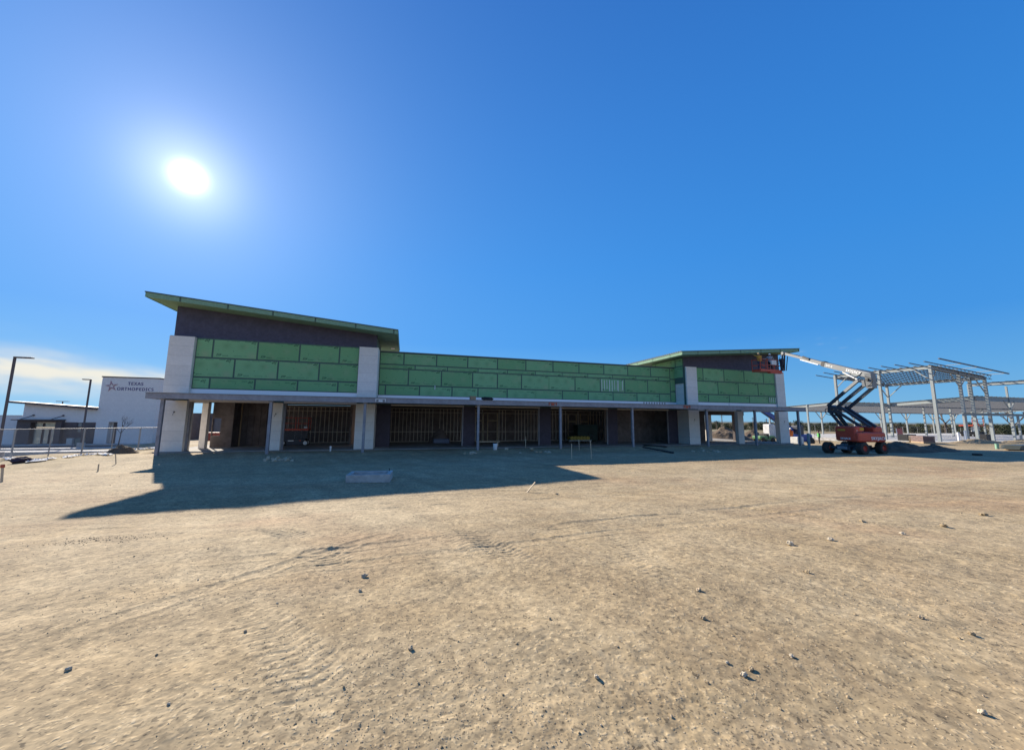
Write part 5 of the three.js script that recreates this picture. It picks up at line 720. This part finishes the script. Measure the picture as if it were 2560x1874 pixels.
// white geotextile thrown along the fence
function cloth(label, pts, w, sd) {
  const P = pts.map((q) => onGround(...q)), cv = new THREE.CatmullRomCurve3(P.map((p) => V(p.x, 0, p.z))), n = 90, m = 10, pos = [], idx = [], uv = [], c0 = P[0]; for (let i = 0; i <= n; i++) { const p = cv.getPoint(i / n), t = cv.getTangent(i / n), sx_ = -t.z, sz_ = t.x; for (let j = 0; j <= m; j++) { const v = (j / m - 0.5) * w * (0.75 + 0.6 * noise(i * 0.13, 3, sd)); const x = p.x + sx_ * v, z = p.z + sz_ * v, y = gy(x, z) + 0.03 + 0.13 * Math.abs(noise(i * 0.28, j * 0.5, sd)) + 0.1 * Math.max(0, noise(i * 0.11, j * 0.3, sd + 4)); pos.push(x - c0.x, y - c0.y, z - c0.z); uv.push(x, z); } }
  for (let i = 0; i < n; i++) for (let j = 0; j < m; j++) { const a = i * (m + 1) + j; idx.push(a, a + 1, a + m + 1, a + 1, a + m + 2, a + m + 1); } const g = new THREE.BufferGeometry(); g.setAttribute('position', new THREE.Float32BufferAttribute(pos, 3)); g.setAttribute('uv', new THREE.Float32BufferAttribute(uv, 2)); g.setIndex(idx); g.computeVertexNormals(); single('geotextile', g, mFabric, label, 'fabric', [c0.x, c0.y, c0.z]);
}
cloth('crumpled white silt fabric lying below the fence', [c6(60, 1392), c6(200, 1405), c6(330, 1425), c6(450, 1425), c6(600, 1400)], 0.8, 2.2); cloth('torn white silt fabric among dirt clods by the fence', [c6(790, 1385), c6(920, 1365), c6(1100, 1350), c6(1330, 1355)], 0.45, 7.1); cloth('white fabric strip beside the corner column', [c6(1610, 1290), c6(1750, 1285), c6(1880, 1270)], 0.7, 9.3);
pile('small dark dirt mound against the fence', ...(() => { const p = onGround(...c6(1470, 1325)); return [p.x, p.z]; })(), 0.9, 0.7, 0.5, mDirt, 4.1); 
{ const p = onGround(...c6(250, 1440)); single('dark_sack', lump(0.3, 1.2, 0.55, 0.8, 4, 0.3, 3.1).translate(0, 0.12, 0), std(0.05, 0.025, 0.035, 0.8), 'dark maroon sack on the white fabric', 'sack', [p.x, p.y, p.z]); }
// ------------------------------------------------------------------ stones and clods
{
  const mats = [std(0.5, 0.39, 0.25, 0.95, { map: grainB }), std(0.42, 0.32, 0.19, 0.95, { map: grainB }), std(0.58, 0.49, 0.35, 0.95, { map: grainB })];
  const geos = [1, 2, 3, 4, 5].map((s) => lump(1, 1, 0.62, 0.8, 2, 0.7, s * 3.7)), small = [1, 2, 3].map((s) => lump(1, 1, 0.7, 0.85, 0, 0.7, s * 5.1));
  const rock = (px, py, s, k = Math.floor(rnd() * 3)) => { const p = onGround(px * 1.13425, py * 1.13425), m = single('rock', geos[Math.floor(rnd() * 5)], mats[k], 'small limestone rock lying on the open dirt lot', 'rock', [p.x, p.y + s * 0.2, p.z], 'rocks scattered on the dirt lot'); s *= 0.42; m.scale.setScalar(s); m.rotation.set(rr(-0.3, 0.3), rnd() * 6.3, rr(-0.3, 0.3)); };
  for (const [x, y, s] of [[803, 1272, 0.075], [905, 1431, 0.05], [1550, 1364, 0.05], [1742, 1201, 0.11], [1832, 1191, 0.09], [1656, 1476, 0.045], [1640, 1490, 0.05], [1315, 1494, 0.045], [2166, 1572, 0.045], [1745, 1447, 0.04], [1603, 1461, 0.03], [2030, 1362, 0.045], [2142, 1398, 0.05], [1540, 1302, 0.06], [793, 1303, 0.04], [150, 1476, 0.04], [1212, 1365, 0.03], [540, 1392, 0.03], [1392 / 1.13425, 1236 / 1.13425, 0.09], [1780, 1262, 0.06], [1900, 1150, 0.08], [2080, 1160, 0.1], [2170, 1136, 0.12], [1990, 1178, 0.08]]) rock(x, y, s);
  for (let i = 0; i < 30; i++) rock(rr(20, 2240), mix(1170, 1640, rnd() ** 0.7), rr(0.010, 0.024));
  const rub = (px, py, n, sp, lab, grp) => { for (let i = 0; i < n; i++) { const p = onGround(px + rr(-sp, sp), py + rr(-5, 5)), s = rr(0.05, 0.13), m = single('rubble_stone', geos[Math.floor(rnd() * 5)], mats[rnd() < 0.6 ? 2 : 0], lab, 'stone', [p.x, p.y + s * 0.25, p.z], grp); m.scale.setScalar(s); m.rotation.y = rnd() * 6.3; } };
  rub(...c1(1180, 1487), 22, 40, 'broken white stone in the shaded dirt before the scissor lift bay', 'rubble before the scissor lift'); rub(...c2(1250, 1312), 16, 34, 'broken white stone at the post before the second shop bay', 'rubble before the second bay'); rub(...c2(1900, 1300), 22, 60, 'broken pale stone in the shaded dirt before the third pier', 'rubble before the third pier'); rub(...c4(1000, 1290), 12, 60, 'broken pale stone in the shade before the right corner column', 'rubble before the right corner');
  // uncountable grit and clods
  const grit = (name, n, fn, mat, geo) => { const im = new THREE.InstancedMesh(geo, mat, n), m = new THREE.Matrix4(), q = new THREE.Quaternion(), e = new THREE.Euler(), col = new THREE.Color(); for (let i = 0; i < n; i++) { const [x, z, s] = fn(), y = gy(x, z); q.setFromEuler(e.set(rr(-0.6, 0.6), rnd() * 6.3, rr(-0.6, 0.6))); im.setMatrixAt(i, m.compose(V(x, y + s * 0.15, z), q, V(s, s * rr(0.6, 1), s))); const k = rr(0.55, 1.25); im.setColorAt(i, col.setRGB(k, k * 0.98, k * 0.95)); } im.name = numbered(name); im.userData.kind = 'stuff'; im.userData.label = 'loose grit and clods strewn over the dirt lot'; im.userData.category = 'gravel'; im.castShadow = im.receiveShadow = true; scene.add(im); };
  const polar = (a0, a1, r0, r1, s0, s1) => () => { for (;;) { const a = rr(a0, a1), r = r0 * Math.pow(r1 / r0, rnd()), x = r * Math.sin(a), z = -r * Math.cos(a); if (z < -26 && x > -14.3) continue; if (fbm(x * 0.6, z * 0.6, 2, 4.4) + 0.25 < rnd() * 0.55) continue; return [x, z, mix(s0, s1, rnd() ** 3) * (0.7 + r * 0.05)]; } };
  small.forEach((g, i) => grit('grit', 20000, polar(-1.0, 1.4, 1.2, 24, 0.0014, 0.0056), mats[i], g));
  grit('clods', 500, polar(-1.0, 1.4, 1.5, 24, 0.004, 0.013), mats[1], small[1]);
  grit('gravel', 260, () => [-4.35 + (rnd() + rnd() + rnd() - 1.5) * 0.9, -7.25 + (rnd() + rnd() + rnd() - 1.5) * 0.3, mix(0.003, 0.011, rnd() ** 2)], mats[1], small[2]);
}
shade(scene);
renderer.render(scene, camera);
